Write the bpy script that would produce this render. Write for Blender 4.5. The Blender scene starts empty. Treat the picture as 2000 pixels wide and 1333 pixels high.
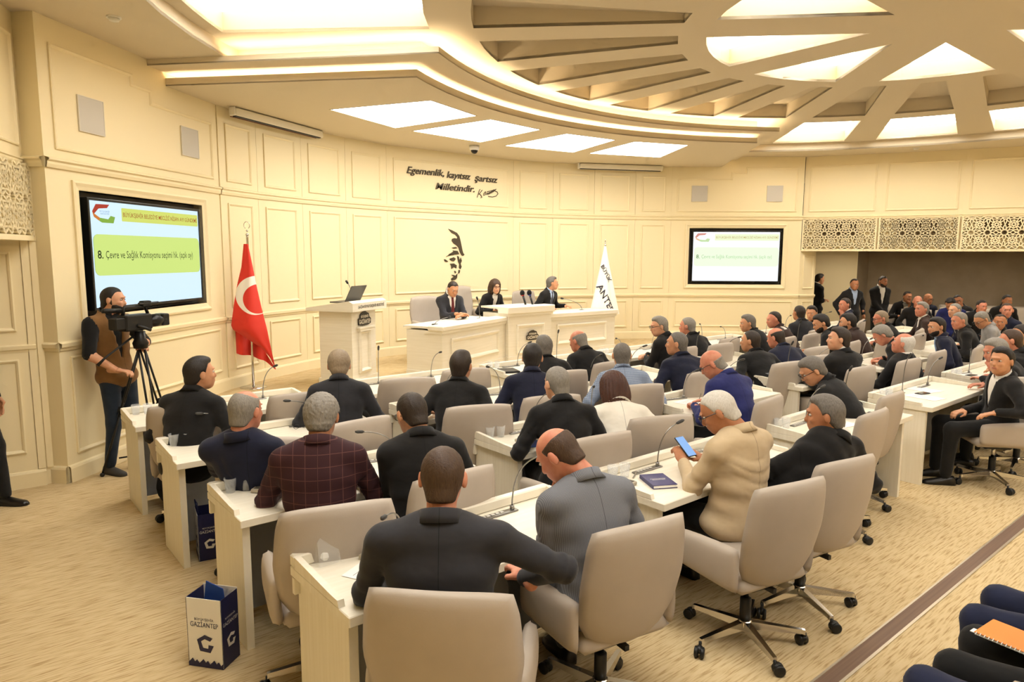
import bpy, bmesh, math, random
import numpy as np
from mathutils import Vector, Matrix
from mathutils.geometry import tessellate_polygon

random.seed(7); rng = np.random.default_rng(7)
scene = bpy.context.scene
col = scene.collection
PI = math.pi
def lin(h):
    h = h.lstrip('#'); c = [int(h[i:i+2], 16)/255 for i in (0, 2, 4)]
    return tuple(x/12.92 if x <= .04045 else ((x+.055)/1.055)**2.4 for x in c) + (1.0,)

# ---------------------------------------------------------------- camera
# room axes: +y towards the stage, origin at the centre of the curved stage wall
CAM = Vector((-7.32, -2.925, 2.1))
def set_camera():
    cam = bpy.data.cameras.new('camera'); o = bpy.data.objects.new('camera', cam); col.objects.link(o)
    cam.sensor_width = 36; cam.lens = 24.119; cam.clip_start = .05; cam.clip_end = 100
    t, r = .124375, .004047
    fh = Vector((.63796, .77007, 0)); right = Vector((.77007, -.63796, 0)); z = Vector((0, 0, 1))
    f = fh*math.cos(t) - z*math.sin(t); up = fh*math.sin(t) + z*math.cos(t)
    r2 = right*math.cos(r) + up*math.sin(r); u2 = up*math.cos(r) - right*math.sin(r)
    m = Matrix((r2, u2, -f)).transposed().to_4x4(); m.translation = CAM
    o.matrix_world = m; scene.camera = o
set_camera()
# ---------------------------------------------------------------- world, exposure
PANEL_E = 5.2      # frosted ceiling lights of the disc and its outer ring
STAGE_E = 8.5      # flat panels in the stage canopy
STRIP_E = 24.0     # LED tape in the coves
scene.view_settings.view_transform = 'Standard'
scene.view_settings.look = 'None'
scene.view_settings.gamma = 1.0
scene.view_settings.use_curve_mapping = False
scene.view_settings.exposure = 0.56
w = bpy.data.worlds.new('world'); scene.world = w; w.use_nodes = True
w.node_tree.nodes['Background'].inputs[0].default_value = (1, .9, .75, 1)
w.node_tree.nodes['Background'].inputs[1].default_value = .05
scene.cycles.max_bounces = 5; scene.cycles.diffuse_bounces = 3; scene.cycles.glossy_bounces = 2
scene.cycles.use_adaptive_sampling = True; scene.cycles.adaptive_threshold = .1; scene.cycles.adaptive_min_samples = 8
scene.cycles.transmission_bounces = 3; scene.cycles.transparent_max_bounces = 6
scene.cycles.sample_clamp_indirect = 6.0
scene.cycles.caustics_reflective = False; scene.cycles.caustics_refractive = False

# ---------------------------------------------------------------- materials
MATS = {}
def mat(name, color, rough=.6, metal=0, emit=0, noise=None, bump=None, spec=.5, trans=0, alpha=1, sheen=0, coat=0, ior=1.45):
    """noise=(scale xyz, second colour, lo, hi)   bump=(scale xyz, strength, distance)"""
    if name in MATS: return MATS[name]
    m = bpy.data.materials.new(name); m.use_nodes = True; MATS[name] = m
    nt = m.node_tree; N = nt.nodes; L = nt.links; b = N['Principled BSDF']
    c = lin(color) if isinstance(color, str) else color
    b.inputs['Base Color'].default_value = c; b.inputs['Roughness'].default_value = rough
    b.inputs['Metallic'].default_value = metal; b.inputs['Specular IOR Level'].default_value = spec
    b.inputs['Transmission Weight'].default_value = trans; b.inputs['Alpha'].default_value = alpha
    b.inputs['IOR'].default_value = ior
    if sheen: b.inputs['Sheen Weight'].default_value = sheen
    if coat: b.inputs['Coat Weight'].default_value = coat
    if emit:
        b.inputs['Base Color'].default_value = (0, 0, 0, 1); b.inputs['Specular IOR Level'].default_value = .2
        b.inputs['Emission Color'].default_value = c; b.inputs['Emission Strength'].default_value = emit
    if noise or bump:
        tc = N.new('ShaderNodeTexCoord')
    if noise:
        mp = N.new('ShaderNodeMapping'); mp.inputs['Scale'].default_value = noise[0]; L.new(tc.outputs['Object'], mp.inputs[0])
        n = N.new('ShaderNodeTexNoise'); n.inputs['Scale'].default_value = 1; n.inputs['Detail'].default_value = 4; L.new(mp.outputs[0], n.inputs[0])
        r = N.new('ShaderNodeValToRGB'); r.color_ramp.elements[0].position = noise[2]; r.color_ramp.elements[1].position = noise[3]
        r.color_ramp.elements[0].color = c; r.color_ramp.elements[1].color = lin(noise[1]); L.new(n.outputs[0], r.inputs[0]); L.new(r.outputs[0], b.inputs['Base Color'])
    if bump:
        mp = N.new('ShaderNodeMapping'); mp.inputs['Scale'].default_value = bump[0]; L.new(tc.outputs['Object'], mp.inputs[0])
        n = N.new('ShaderNodeTexNoise'); n.inputs['Scale'].default_value = 1; n.inputs['Detail'].default_value = 3; L.new(mp.outputs[0], n.inputs[0])
        bp = N.new('ShaderNodeBump'); bp.inputs['Strength'].default_value = bump[1]; bp.inputs['Distance'].default_value = bump[2]
        L.new(n.outputs[0], bp.inputs['Height']); L.new(bp.outputs[0], b.inputs['Normal'])
    return m
def stripes(name, base, line, sx, sz, width=.06, rough=.85):
    """cloth with thin lines: vertical every 1/sx m, horizontal every 1/sz m (0 = none)"""
    m = mat(name, base, rough, bump=((60, 60, 60), .1, .004)); nt = m.node_tree; N = nt.nodes; L = nt.links; b = N['Principled BSDF']
    tc = N.new('ShaderNodeTexCoord'); sp = N.new('ShaderNodeSeparateXYZ'); L.new(tc.outputs['Object'], sp.inputs[0])
    outs = []
    for ax, s in ((0, sx), (2, sz)):
        if not s: continue
        a = N.new('ShaderNodeMath'); a.operation = 'MULTIPLY'; a.inputs[1].default_value = s; L.new(sp.outputs[ax], a.inputs[0])
        f = N.new('ShaderNodeMath'); f.operation = 'FRACT'; L.new(a.outputs[0], f.inputs[0])
        l = N.new('ShaderNodeMath'); l.operation = 'LESS_THAN'; l.inputs[1].default_value = width; L.new(f.outputs[0], l.inputs[0]); outs.append(l)
    o = outs[0].outputs[0]
    if len(outs) > 1:
        mx = N.new('ShaderNodeMath'); mx.operation = 'MAXIMUM'; L.new(outs[0].outputs[0], mx.inputs[0]); L.new(outs[1].outputs[0], mx.inputs[1]); o = mx.outputs[0]
    mix = N.new('ShaderNodeMix'); mix.data_type = 'RGBA'; mix.inputs[6].default_value = lin(base); mix.inputs[7].default_value = lin(line)
    L.new(o, mix.inputs[0]); L.new(mix.outputs[2], b.inputs['Base Color'])
    return m
WALL = mat('cream wall paint', 'efdfb6', .55, bump=((90, 90, 90), .03, .002))
CEIL = mat('ceiling paint', 'd8cab0', .8)
WHITE = mat('white lacquered wood', 'f1ead9', .38, noise=((2, 40, 2), 'e9e1cd', .3, .7))
GREYP = mat('grey modesty board', 'aeb0b2', .5)
PANEL = mat('frosted light panel', (1, .955, .88, 1), .5, emit=PANEL_E)
PANEL_S = mat('frosted stage panel', (1, .955, .88, 1), .5, emit=STAGE_E)
STRIP = mat('warm led tape', (1, .80, .52, 1), .5, emit=STRIP_E)
CHROME = mat('polished aluminium', 'd2cfca', .16, 1)
BLACKP = mat('black plastic', '151515', .45)
DARKG = mat('dark grey metal', '6a675f', .45, .6)
LEATH = mat('taupe leather', 'aca092', .52, noise=((5, 5, 5), 'b3a799', .3, .7), bump=((240, 240, 240), .12, .002))
GREYSP = mat('speaker grille cloth', 'c9c3b8', .8, bump=((300, 300, 300), .3, .002))
GLASS = mat('clear plastic', 'f2f4f4', .08, alpha=.22, spec=.8)
PAPER = mat('white paper', 'f7f5ef', .7)
NAVYC = mat('navy book cover', '2c2a63', .4)
MICG = mat('microphone grey metal', '8d8b86', .3, .8)
SCREENB = mat('black bezel', '121314', .25)

# ---------------------------------------------------------------- mesh helpers
def link(o, parent=None, label=None, cat=None, group=None, kind=None):
    col.objects.link(o)
    if parent is not None: o.parent = parent
    if label: o['label'] = label
    if cat: o['category'] = cat
    if group: o['group'] = group
    if kind: o['kind'] = kind
    return o
def empty(name, loc=(0, 0, 0), rz=0, label=None, cat=None, group=None, kind=None):
    o = bpy.data.objects.new(name, None); o.empty_display_size = .1
    o.location = loc; o.rotation_euler = (0, 0, rz)
    return link(o, None, label, cat, group, kind)
class MB:
    def __init__(s): s.v = []; s.f = []; s.m = []; s.mi = 0
    def add(s, v, f):
        n = len(s.v); s.v += [tuple(p) for p in v]; s.f += [tuple(n+i for i in q) for q in f]; s.m += [s.mi]*len(f); return s
    def box(s, x0, x1, y0, y1, z0, z1, M=None):
        v = [(x0,y0,z0),(x1,y0,z0),(x1,y1,z0),(x0,y1,z0),(x0,y0,z1),(x1,y0,z1),(x1,y1,z1),(x0,y1,z1)]
        if M is not None: v = [M @ Vector(p) for p in v]
        return s.add(v, [(0,3,2,1),(4,5,6,7),(0,1,5,4),(1,2,6,5),(2,3,7,6),(3,0,4,7)])
    def bbox(s, x0, x1, y0, y1, z0, z1, b=.005, M=None):
        """box with chamfered vertical and top edges (octagon loops)"""
        def loop(i, z):
            return [(x0+i+b,y0+i,z),(x1-i-b,y0+i,z),(x1-i,y0+i+b,z),(x1-i,y1-i-b,z),(x1-i-b,y1-i,z),(x0+i+b,y1-i,z),(x0+i,y1-i-b,z),(x0+i,y0+i+b,z)]
        return s.rings([loop(b, z0), loop(0, z0+b), loop(0, z1-b), loop(b, z1)], True, True, True, M)
    def rings(s, R, closed=True, cap0=False, cap1=False, M=None):
        n = len(R[0]); v = [p for r in R for p in r]
        if M is not None: v = [M @ Vector(p) for p in v]
        f = []
        for i in range(len(R)-1):
            for j in range(n if closed else n-1):
                a, b = i*n+j, i*n+(j+1) % n; f.append((a, b, b+n, a+n))
        if cap0: f.append(tuple(reversed(range(n))))
        if cap1: k = (len(R)-1)*n; f.append(tuple(range(k, k+n)))
        return s.add(v, f)
    def prism(s, poly, z0, z1, M=None, holes=()):
        """poly ccw in xy, extruded; holes are cw or ccw lists"""
        loops = [list(poly)]+[list(h) for h in holes]
        flat = [p for l in loops for p in l]; n = len(flat)
        tris = tessellate_polygon([[Vector((p[0], p[1], 0)) for p in l] for l in loops])
        v = [(p[0], p[1], z0) for p in flat]+[(p[0], p[1], z1) for p in flat]; f = []
        for t in tris:
            a, b, c = (Vector(flat[i]).to_2d() for i in t)
            t = t if (b-a).cross(c-a) > 0 else t[::-1]
            f.append(tuple(t[::-1])); f.append(tuple(i+n for i in t))
        k = 0
        for li, l in enumerate(loops):
            area = sum(l[i][0]*l[(i+1) % len(l)][1]-l[(i+1) % len(l)][0]*l[i][1] for i in range(len(l)))
            for i in range(len(l)):
                a, b = k+i, k+(i+1) % len(l)
                if (area > 0) == (li == 0): f.append((a, b, b+n, a+n))
                else: f.append((b, a, a+n, b+n))
            k += len(l)
        if M is not None: v = [M @ Vector(p) for p in v]
        return s.add(v, f)
    def tube(s, pts, r, n=8, cap=True, M=None):
        pts = [Vector(p) for p in pts]; rr = r if isinstance(r, (list, tuple)) else [r]*len(pts); R = []
        ref = None
        for i, p in enumerate(pts):
            d = (pts[min(i+1, len(pts)-1)]-pts[max(i-1, 0)]).normalized()
            if ref is None: ref = Vector((0, 0, 1)) if abs(d.z) < .9 else Vector((1, 0, 0))
            a = d.cross(ref).normalized(); b = a.cross(d).normalized(); ref = b
            R.append([p+a*rr[i]*math.cos(2*PI*k/n)-b*rr[i]*math.sin(2*PI*k/n) for k in range(n)])
        R = [r_[::-1] for r_ in R]
        return s.rings(R, True, cap, cap, M)
    def lathe(s, prof, n=16, M=None, cap0=True, cap1=True):
        R = [[(r*math.cos(2*PI*k/n), r*math.sin(2*PI*k/n), z) for k in range(n)] for r, z in prof]
        return s.rings(R, True, cap0, cap1, M)
    def ball(s, c, r, n=10, k=6, M=None):
        rx, ry, rz = r if isinstance(r, (tuple, list)) else (r, r, r); R = []
        for i in range(k+1):
            a = -PI/2+PI*i/k; q = max(math.cos(a), .02)
            R.append([(c[0]+rx*q*math.cos(2*PI*j/n), c[1]+ry*q*math.sin(2*PI*j/n), c[2]+rz*math.sin(a)) for j in range(n)])
        return s.rings(R, True, True, True, M)
    def mesh(s, name, mats, smooth=False):
        me = bpy.data.meshes.new(name); me.from_pydata(s.v, [], s.f)
        for m in (mats if isinstance(mats, (list, tuple)) else [mats]): me.materials.append(m)
        if any(s.m): me.polygons.foreach_set('material_index', s.m)
        if smooth: me.polygons.foreach_set('use_smooth', [True]*len(s.f))
        me.update(); return me
    def obj(s, name, mats, parent=None, smooth=False, **k):
        return link(bpy.data.objects.new(name, s.mesh(name, mats, smooth)), parent, **k)
def auto_smooth(o, ang=35):
    me = o.data; me.polygons.foreach_set('use_smooth', [True]*len(me.polygons))
    bm = bmesh.new(); bm.from_mesh(me)
    for e in bm.edges:
        if len(e.link_faces) == 2 and e.calc_face_angle(0) > math.radians(ang): e.smooth = False
    bm.to_mesh(me); bm.free(); return o
def inst(name, me, parent, M=None):
    o = bpy.data.objects.new(name, me); link(o, parent)
    if M is not None: o.matrix_basis = M
    return o
def copy_tree(root, loc, rz, label=None, group=None):
    r = root.copy(); col.objects.link(r); r.location = loc; r.rotation_euler = (0, 0, rz)
    if label: r['label'] = label
    if group: r['group'] = group
    for ch in root.children:
        c = ch.copy(); col.objects.link(c); c.parent = r
        for g in ch.children:
            d = g.copy(); col.objects.link(d); d.parent = c
    return r
def puffy(fn, nu=12, nv=12, thick=.03, p=8, rnd=.25):
    """closed cushion-like panel: fn(u,v)->(point, normal), u,v in [-1,1]"""
    mb = MB(); V = {}; F = []; vs = []
    def cos_sp(n): return [-math.cos(PI*i/n)*.35+(-1+2*i/n)*.65 for i in range(n+1)]
    U = cos_sp(nu); W_ = cos_sp(nv)
    for side in (1, -1):
        for i, u in enumerate(U):
            for j, v in enumerate(W_):
                edge = i in (0, nu) or j in (0, nv)
                if edge and side == -1: V[side, i, j] = V[1, i, j]; continue
                uu = u*math.sqrt(1-rnd*v*v*v*v/2); vv = v*math.sqrt(1-rnd*u*u*u*u/2)
                c, n = fn(uu, vv); k = 0 if edge else (1-max(abs(u), abs(v))**p)**.5
                V[side, i, j] = len(vs); vs.append(Vector(c)+Vector(n)*(thick*k*side))
        for i in range(nu):
            for j in range(nv):
                q = (V[side,i,j], V[side,i+1,j], V[side,i+1,j+1], V[side,i,j+1]); F.append(q if side == 1 else q[::-1])
    return mb.add(vs, F)
def text_mb(body, size, mb=None, M=None, extrude=0, shear=0, bold=0, align='CENTER', width=None, spacing=1.0):
    c = bpy.data.curves.new('t', 'FONT'); c.body = body; c.size = size; c.align_x = align; c.align_y = 'CENTER'
    c.shear = shear; c.offset = bold; c.extrude = extrude; c.resolution_u = 3; c.space_character = spacing
    o = bpy.data.objects.new('t', c); me = bpy.data.meshes.new_from_object(o)
    v = np.empty(len(me.vertices)*3, np.float32); me.vertices.foreach_get('co', v); v = v.reshape(-1, 3)
    if width and len(v):
        w_ = v[:, 0].max()-v[:, 0].min(); v = v*np.array([width/w_, 1, 1])
    f = [tuple(p.vertices) for p in me.polygons]
    bpy.data.objects.remove(o); bpy.data.curves.remove(c); bpy.data.meshes.remove(me)
    mb = mb or MB(); vv = [Vector(p) for p in v.tolist()]
    if M is not None: vv = [M @ p for p in vv]
    return mb.add(vv, f)
def frame_M(a, b, z=0):
    """local x along a->b, local y up, local z out of the wall into the room (to the right of a->b)"""
    d = Vector((b[0]-a[0], b[1]-a[1], 0)).normalized(); n = Vector((d.y, -d.x, 0)); up = Vector((0, 0, 1))
    m = Matrix((d, up, n)).transposed().to_4x4(); m.translation = (a[0], a[1], z); return m
def moulding(poly, prof=((0,0),(0,.014),(.012,.018),(.026,.010),(.034,0))):
    """frame moulding along a rectilinear ccw polygon in local xy, profile (inset, height z)"""
    n = len(poly); R = []
    for ins, h in prof:
        loop = []
        for i in range(n):
            p0, p1, p2 = (Vector(poly[(i+k) % n]) for k in (-1, 0, 1))
            d1 = (p1-p0).normalized(); d2 = (p2-p1).normalized(); n1 = Vector((-d1.y, d1.x)); n2 = Vector((-d2.y, d2.x))
            k = (n1+n2)/(1+n1.dot(n2)); q = p1+k*ins; loop.append((q.x, q.y, h))
        R.append(loop)
    return MB().rings(R, True)
def rect(x0, x1, y0, y1): return [(x0, y0), (x1, y0), (x1, y1), (x0, y1)]
def sweep(pts, prof, z=0):
    """profile [(out, up)] swept along plan polyline, 'out' to the right of travel"""
    R = []; P = [Vector(p) for p in pts]
    for i, p in enumerate(P):
        d1 = (P[i]-P[i-1]).normalized() if i else (P[1]-P[0]).normalized()
        d2 = (P[i+1]-P[i]).normalized() if i < len(P)-1 else d1
        n1 = Vector((d1.y, -d1.x)); n2 = Vector((d2.y, -d2.x)); k = (n1+n2)/(1+n1.dot(n2))
        R.append([(p.x+k.x*o, p.y+k.y*o, z+u) for o, u in prof])
    return MB().rings(R, False)
# ---------------------------------------------------------------- floor and stage
STG = .35
CARPET = mat('woven beige carpet', 'ceb78c', .95, spec=.1, noise=((7, 95, 1), 'a88c62', .50, .68), bump=((30, 200, 1), .2, .004))
nt = CARPET.node_tree      # second, broader mottling over the dashes
mk = [n for n in nt.nodes if n.type == 'VALTORGB'][0]; mk.color_ramp.elements.new(.28).color = lin('d4bf96')
STRIPB = mat('brown floor strip', '6b5242', .6, noise=((1, 60, 1), '7d6450', .3, .7))
fl = MB().box(-13, 13.5, -11, 11, -.2, 0).obj('floor', CARPET, kind='structure', label='beige streaked carpet across the council hall')
MB().box(-9.3, 9.3, -1.525, -1.445, 0, .006).obj('strip', STRIPB, fl)
MB().box(-9.3, 9.3, -1.540, -1.525, 0, .007).box(-9.3, 9.3, -1.445, -1.434, 0, .007).obj('strip_edging', mat('pale aluminium edge', 'cfc3ac', .35, .7), fl)
R_ST = 7.71
xs = [-4.55, -3.92, -3.12, -2.26, -1.4, 1.4, 2.26, 3.12, 3.92, 4.55]
SV = [(x, 6.2 if abs(x) > 4.5 else math.sqrt(R_ST**2-x*x)) for x in xs]
L0, L1, R1, R0 = (-6.56, 4.38), (-4.55, 6.2), (4.55, 6.2), (6.56, 4.38)
ARC_S = [(-5.66+11.32*i/12, 4.62+.58*((i-6)/6)**2) for i in range(13)]
MB().prism(ARC_S+[R1]+SV[::-1][1:-1]+[L1], 0, STG).obj('floor_stage', CARPET, kind='structure', label='raised carpeted stage floor under the curved panelled wall')
MB().prism([(x*1.035, y-.3) for x, y in ARC_S]+ARC_S[::-1], 0, STG/2).obj('floor_step', CARPET, kind='structure', label='carpeted step in front of the stage')

# ---------------------------------------------------------------- walls
CORN = ((0, -.05), (.02, -.05), (.03, -.02), (.03, 0), (.05, .015), (.05, .03), (0, .045))
RAIL = ((0, -.05), (.012, -.045), (.018, -.02), (.032, -.012), (.036, .02), (0, .035))
def base_prof(z, h=.16): return ((.03, z), (.03, z+h-.03), (.022, z+h-.01), (.0, z+h))
def wall(name, label, a, b, z0=0, z1=4.35, hole=None, poly=None):
    """flat wall a->b, room on the right; hole = (s0,s1,za,zb)"""
    M = frame_M(a, b); Ln = (Vector(b)-Vector(a)).length
    o = MB().prism(poly or rect(0, Ln, z0, z1), -.12, 0, None, [rect(*hole)[::-1]] if hole else ()).obj(name, WALL, kind='structure', label=label)
    o.matrix_world = M; return o, Ln
def mould_on(parent, poly, name='panel_moulding', prof=None):
    o = (moulding(poly, prof) if prof else moulding(poly)).obj(name, WALL, parent); return o
def slab(parent, s0, s1, z0, z1, ins=.13, mz=None, name='wall_panel'):
    """one raised wall panel with its moulding as a sub-part"""
    p = MB().box(s0+.003, s1-.003, z0+.003, z1-.003, -.01, .012).obj(name, WALL, parent)
    ma, mb_ = mz or (z0+ins, z1-ins)
    m = moulding(rect(s0+ins, s1-ins, ma, mb_)).obj('panel_moulding', WALL, p); m.location = (0, 0, .012)
    return p
# curved (facetted) stage wall
ws = empty('wall_stage', label='curved cream panelled wall behind the stage desk', kind='structure')
def facet_tiers(M, Ln, parent):
    g = []
    for z0, z1, ma, mz in ((STG, 1.27, .60, 1.16), (1.29, 2.87, 1.42, 2.75), (2.93, 4.3, 3.02, 3.74)):
        p = slab(parent, 0, Ln, z0, z1, .135, (ma, mz)); p.matrix_local = M; g.append(p)
    return g
for i in range(9):
    a, b = SV[i], SV[i+1]; M = frame_M(a, b); Ln = (Vector(b)-Vector(a)).length
    bk = MB().box(0, Ln, STG-.3, 4.35, -.15, -.004).obj('backing', WALL, ws); bk.matrix_local = M
    facet_tiers(M, Ln, ws)
sweep(SV, [(o+.01, u) for o, u in CORN], 2.9).obj('cornice', WALL, ws)
sweep(SV, [(o+.01, u) for o, u in RAIL], 1.27).obj('chair_rail', WALL, ws)
sweep(SV, base_prof(STG), 0).obj('baseboard', WALL, ws)
NICHE = mat('dark niche lining', '57544e', .6)
def tv_wall(name, label, a, b, mirror):
    hole = (.368, 2.316, 1.507, 2.681)
    f = (lambda s: 2.712-s) if mirror else (lambda s: s)
    fr = lambda s0, s1: (min(f(s0), f(s1)), max(f(s0), f(s1)))
    hs = (*fr(hole[0], hole[1]), hole[2], hole[3])
    o, Ln = wall(name, label, a, b, 0, 4.35, hs)
    s0, s1, z0, z1 = hs; d = -.11
    MB().add([(s0,z0,0),(s1,z0,0),(s1,z1,0),(s0,z1,0),(s0,z0,d),(s1,z0,d),(s1,z1,d),(s0,z1,d)],
             [(4,5,6,7),(0,1,5,4),(1,2,6,5),(2,3,7,6),(3,0,4,7)]).obj('screen_niche', NICHE, o)
    mould_on(o, rect(s0-.08, s1+.08, z0-.085, z1+.085), 'niche_moulding', ((0,0),(0,.02),(.02,.026),(.05,.012),(.082,.004),(.082,0)))
    up = [(.13, 3.02), (2.59, 3.02), (2.59, 3.70), (1.49, 3.70), (1.49, 3.83), (1.2, 3.83), (1.2, 3.925), (.13, 3.925)]
    if mirror: up = [(f(x), y) for x, y in up][::-1]
    mould_on(o, up)
    lo = [(.12, .25), (1.2, .25), (1.2, .61), (2.58, .61), (2.58, 1.16), (.12, 1.16)]
    if mirror: lo = [(f(x), y) for x, y in lo][::-1]
    mould_on(o, lo)
    for nm, pr, z in (('cornice', CORN, 2.9), ('chair_rail', RAIL, 1.27)):
        c = sweep([(0, 0), (Ln, 0)], [(u, q) for u, q in pr]).obj(nm, WALL, o); c.matrix_local = Matrix(((1,0,0,0),(0,0,1,z),(0,-1,0,0),(0,0,0,1)))
    e0, e1 = (0, 1.12) if not mirror else (Ln-1.12, Ln)
    for (q0, q1, z) in ((e0, e1, 0), ((e1, Ln, STG) if not mirror else (0, e0, STG))):
        c = sweep([(q0, 0), (q1, 0)], base_prof(0)).obj('baseboard', WALL, o); c.matrix_local = Matrix(((1,0,0,0),(0,0,1,z),(0,-1,0,0),(0,0,0,1)))
    for q0, q1 in ((.43, .75), (1.975, 2.294)):
        x0, x1 = fr(q0, q1)
        t = empty('wall_speaker', o.matrix_world @ Vector(((x0+x1)/2, 3.39, 0)), 0,
                  ('square grey wall speaker above the %s wall screen, %s' % ('cameraman\'s' if not mirror else 'far', 'nearer the stage wall' if q0 > 1 else 'away from the stage wall')), 'speaker', 'flush wall speakers')
        t.matrix_world = o.matrix_world @ Matrix.Translation(((x0+x1)/2, 3.39, .001))
        MB().bbox(-.16, .16, -.16, .16, .0, .012, .004).obj('speaker_grille', GREYSP, t)
        moulding(rect(-.164, .164, -.164, .164), ((0, 0), (0, .014), (.006, .014), (.006, .010))).obj('frame', mat('speaker frame', 'd8d0bf', .5), t)
    return o, hs
WL, hsL = tv_wall('wall_screen_left', 'cream wall with a screen niche behind the cameraman', L0, L1, False)
WR, hsR = tv_wall('wall_screen_right', 'cream wall with a screen niche at the far side of the stage', R1, R0, True)
LB = (-6.70, 4.53)
o, Ln = wall('wall_column_left', 'narrow cream return beside the latticed door wall', LB, L0)
c = sweep([LB, L0], CORN, 2.9).obj('cornice', WALL); c.parent = o; c.matrix_parent_inverse = o.matrix_world.inverted()
for pr, z, nm in ((RAIL, 1.27, 'chair_rail'), (base_prof(0), 0, 'baseboard')):
    c = sweep([LB, L0], pr, z).obj(nm, WALL); c.parent = o; c.matrix_parent_inverse = o.matrix_world.inverted()
# outer ring of walls with lattice screens
def lattice_mesh(wd, ht, cell=.283):
    mb = MB(); t = .0085
    nx = round(wd/cell); ny = max(1, round(ht/cell)); cx, cy = wd/nx, ht/ny
    segs = []
    for i in range(nx):
        for j in range(ny+1):
            c = Vector(((i+.5)*cx, j*cy+(0 if True else 0)))
            P = lambda r, k: c+Vector((r*math.cos(PI*k/10), r*math.sin(PI*k/10)))
            for k in range(20):
                segs.append((P(.045 if k % 2 else .078, k), P(.078 if k % 2 else .045, k+1)))
            for k in range(0, 20, 2):
                segs += [(P(.078, k), P(.118, k-.6)), (P(.078, k), P(.118, k+.6)), (P(.118, k+.6), P(.147, k+1)), (P(.118, k+1.4), P(.147, k+1))]
    for i in range(nx+1):
        for j in range(ny):
            c = Vector((i*cx, (j+.5)*cy)); Q = lambda r, k: c+Vector((r*math.cos(PI*k/8), r*math.sin(PI*k/8)))
            for k in range(16): segs.append((Q(.022 if k % 2 else .040, k), Q(.040 if k % 2 else .022, k+1)))
            for k in range(0, 16, 2): segs.append((Q(.040, k), Q(.078, k)))
            for k in range(0, 16, 2): segs.append((Q(.078, k), Q(.062, k+1))); segs.append((Q(.062, k+1), Q(.078, k+2)))
    for a, b in segs:
        a, b = a.copy(), b.copy()
        if not all(0 <= q.x <= wd and 0 <= q.y <= ht for q in (a, b)):
            m_ = (a+b)/2
            if not (0 <= m_.x <= wd and 0 <= m_.y <= ht): continue
            for q in (a, b): q.x = min(max(q.x, 0), wd); q.y = min(max(q.y, 0), ht)
        d = b-a
        if d.length < .004: continue
        d.normalize(); n = Vector((-d.y, d.x))*t; e = d*t*.5
        pts = [a-e-n, b+e-n, b+e+n, a-e+n]
        mb.add([(p.x, p.y, .012) for p in pts]+[(p.x, p.y, .05) for p in pts], [(4,5,6,7),(0,1,5,4),(1,2,6,5),(2,3,7,6),(3,0,4,7)])
    mb.add([(p[0], p[1], .0) for p in rect(0, wd, 0, ht)], [])
    return mb
LATM = lattice_mesh(1.32, .60).mesh('lattice screen', WALL)
VENT = mat('dark vent backing', '6d5b42', .8)
PR = [(6.62, 4.40), (7.30, 3.16), (7.93, 1.89), (8.45, .58), (8.82, -.8), (9.0, -2.4), (8.7, -4.6), (7.2, -6.9), (4.2, -8.6), (0, -9.2)]
PLr = [(-x, y) for x, y in PR]; PLr[0] = LB
def ring_segment(a, b, side, k):
    nm = ('wall_gallery_' if side > 0 else 'wall_door_')+'abcdefghi'[k]
    Ln = (Vector(b)-Vector(a)).length
    full = k > 3
    o, Ln = wall(nm, 'cream outer wall section with upper panel%s' % ('' if full else ' and pierced star lattice band'), a, b, 0 if full else 2.21)
    mould_on(o, rect(.10, Ln-.08, 3.02, 3.95))
    c = sweep([(0, 0), (Ln, 0)], [(u*.6, q*.6) for u, q in CORN]).obj('cornice', WALL, o); c.matrix_local = Matrix(((1,0,0,0),(0,0,1,2.9),(0,-1,0,0),(0,0,0,1)))
    if not full:
        off = .03 if side > 0 else Ln-.03-1.32
        lt = inst('lattice', LATM, o, Matrix.Translation((off, 2.265, .004)))
        if side > 0: MB().box(off+.30, off+1.02, 2.49, 2.84, .0005, .003).obj('vent_opening', VENT, o)
        MB().box(0, Ln, 2.21, 2.255, 0, .06).box(off-.03, off-.002, 2.255, 2.87, 0, .058).box(off+1.322, off+1.35, 2.255, 2.87, 0, .058).obj('lattice_frame', WALL, o)
    if full:
        dr = MB().box(.06, Ln-.09, .02, 2.19, -.005, .012).obj('door_leaf', WALL, o)
        for z0, z1 in ((1.42, 2.12), (.32, 1.17)):
            q = moulding(rect(.17, Ln-.22, z0, z1)).obj('panel_moulding', WALL, dr); q.location = (0, 0, .012)
        for nm_, pr, z in (('chair_rail', RAIL, 1.27), ('baseboard', base_prof(0), 0)):
            c = sweep([(0, 0), (Ln, 0)], pr).obj(nm_, WALL, o); c.matrix_local = Matrix(((1,0,0,0),(0,0,1,z),(0,-1,0,0),(0,0,0,1)))
        MB().box(Ln-.075, Ln-.03, .16, 2.2, 0, .02).box(.0, .04, .16, 2.2, 0, .02).obj('door_frame', WALL, o)
    return o
for k in range(9):
    ring_segment(PR[k], PR[k+1], 1, k)
    ring_segment(PLr[k+1], PLr[k], -1, k)
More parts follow.
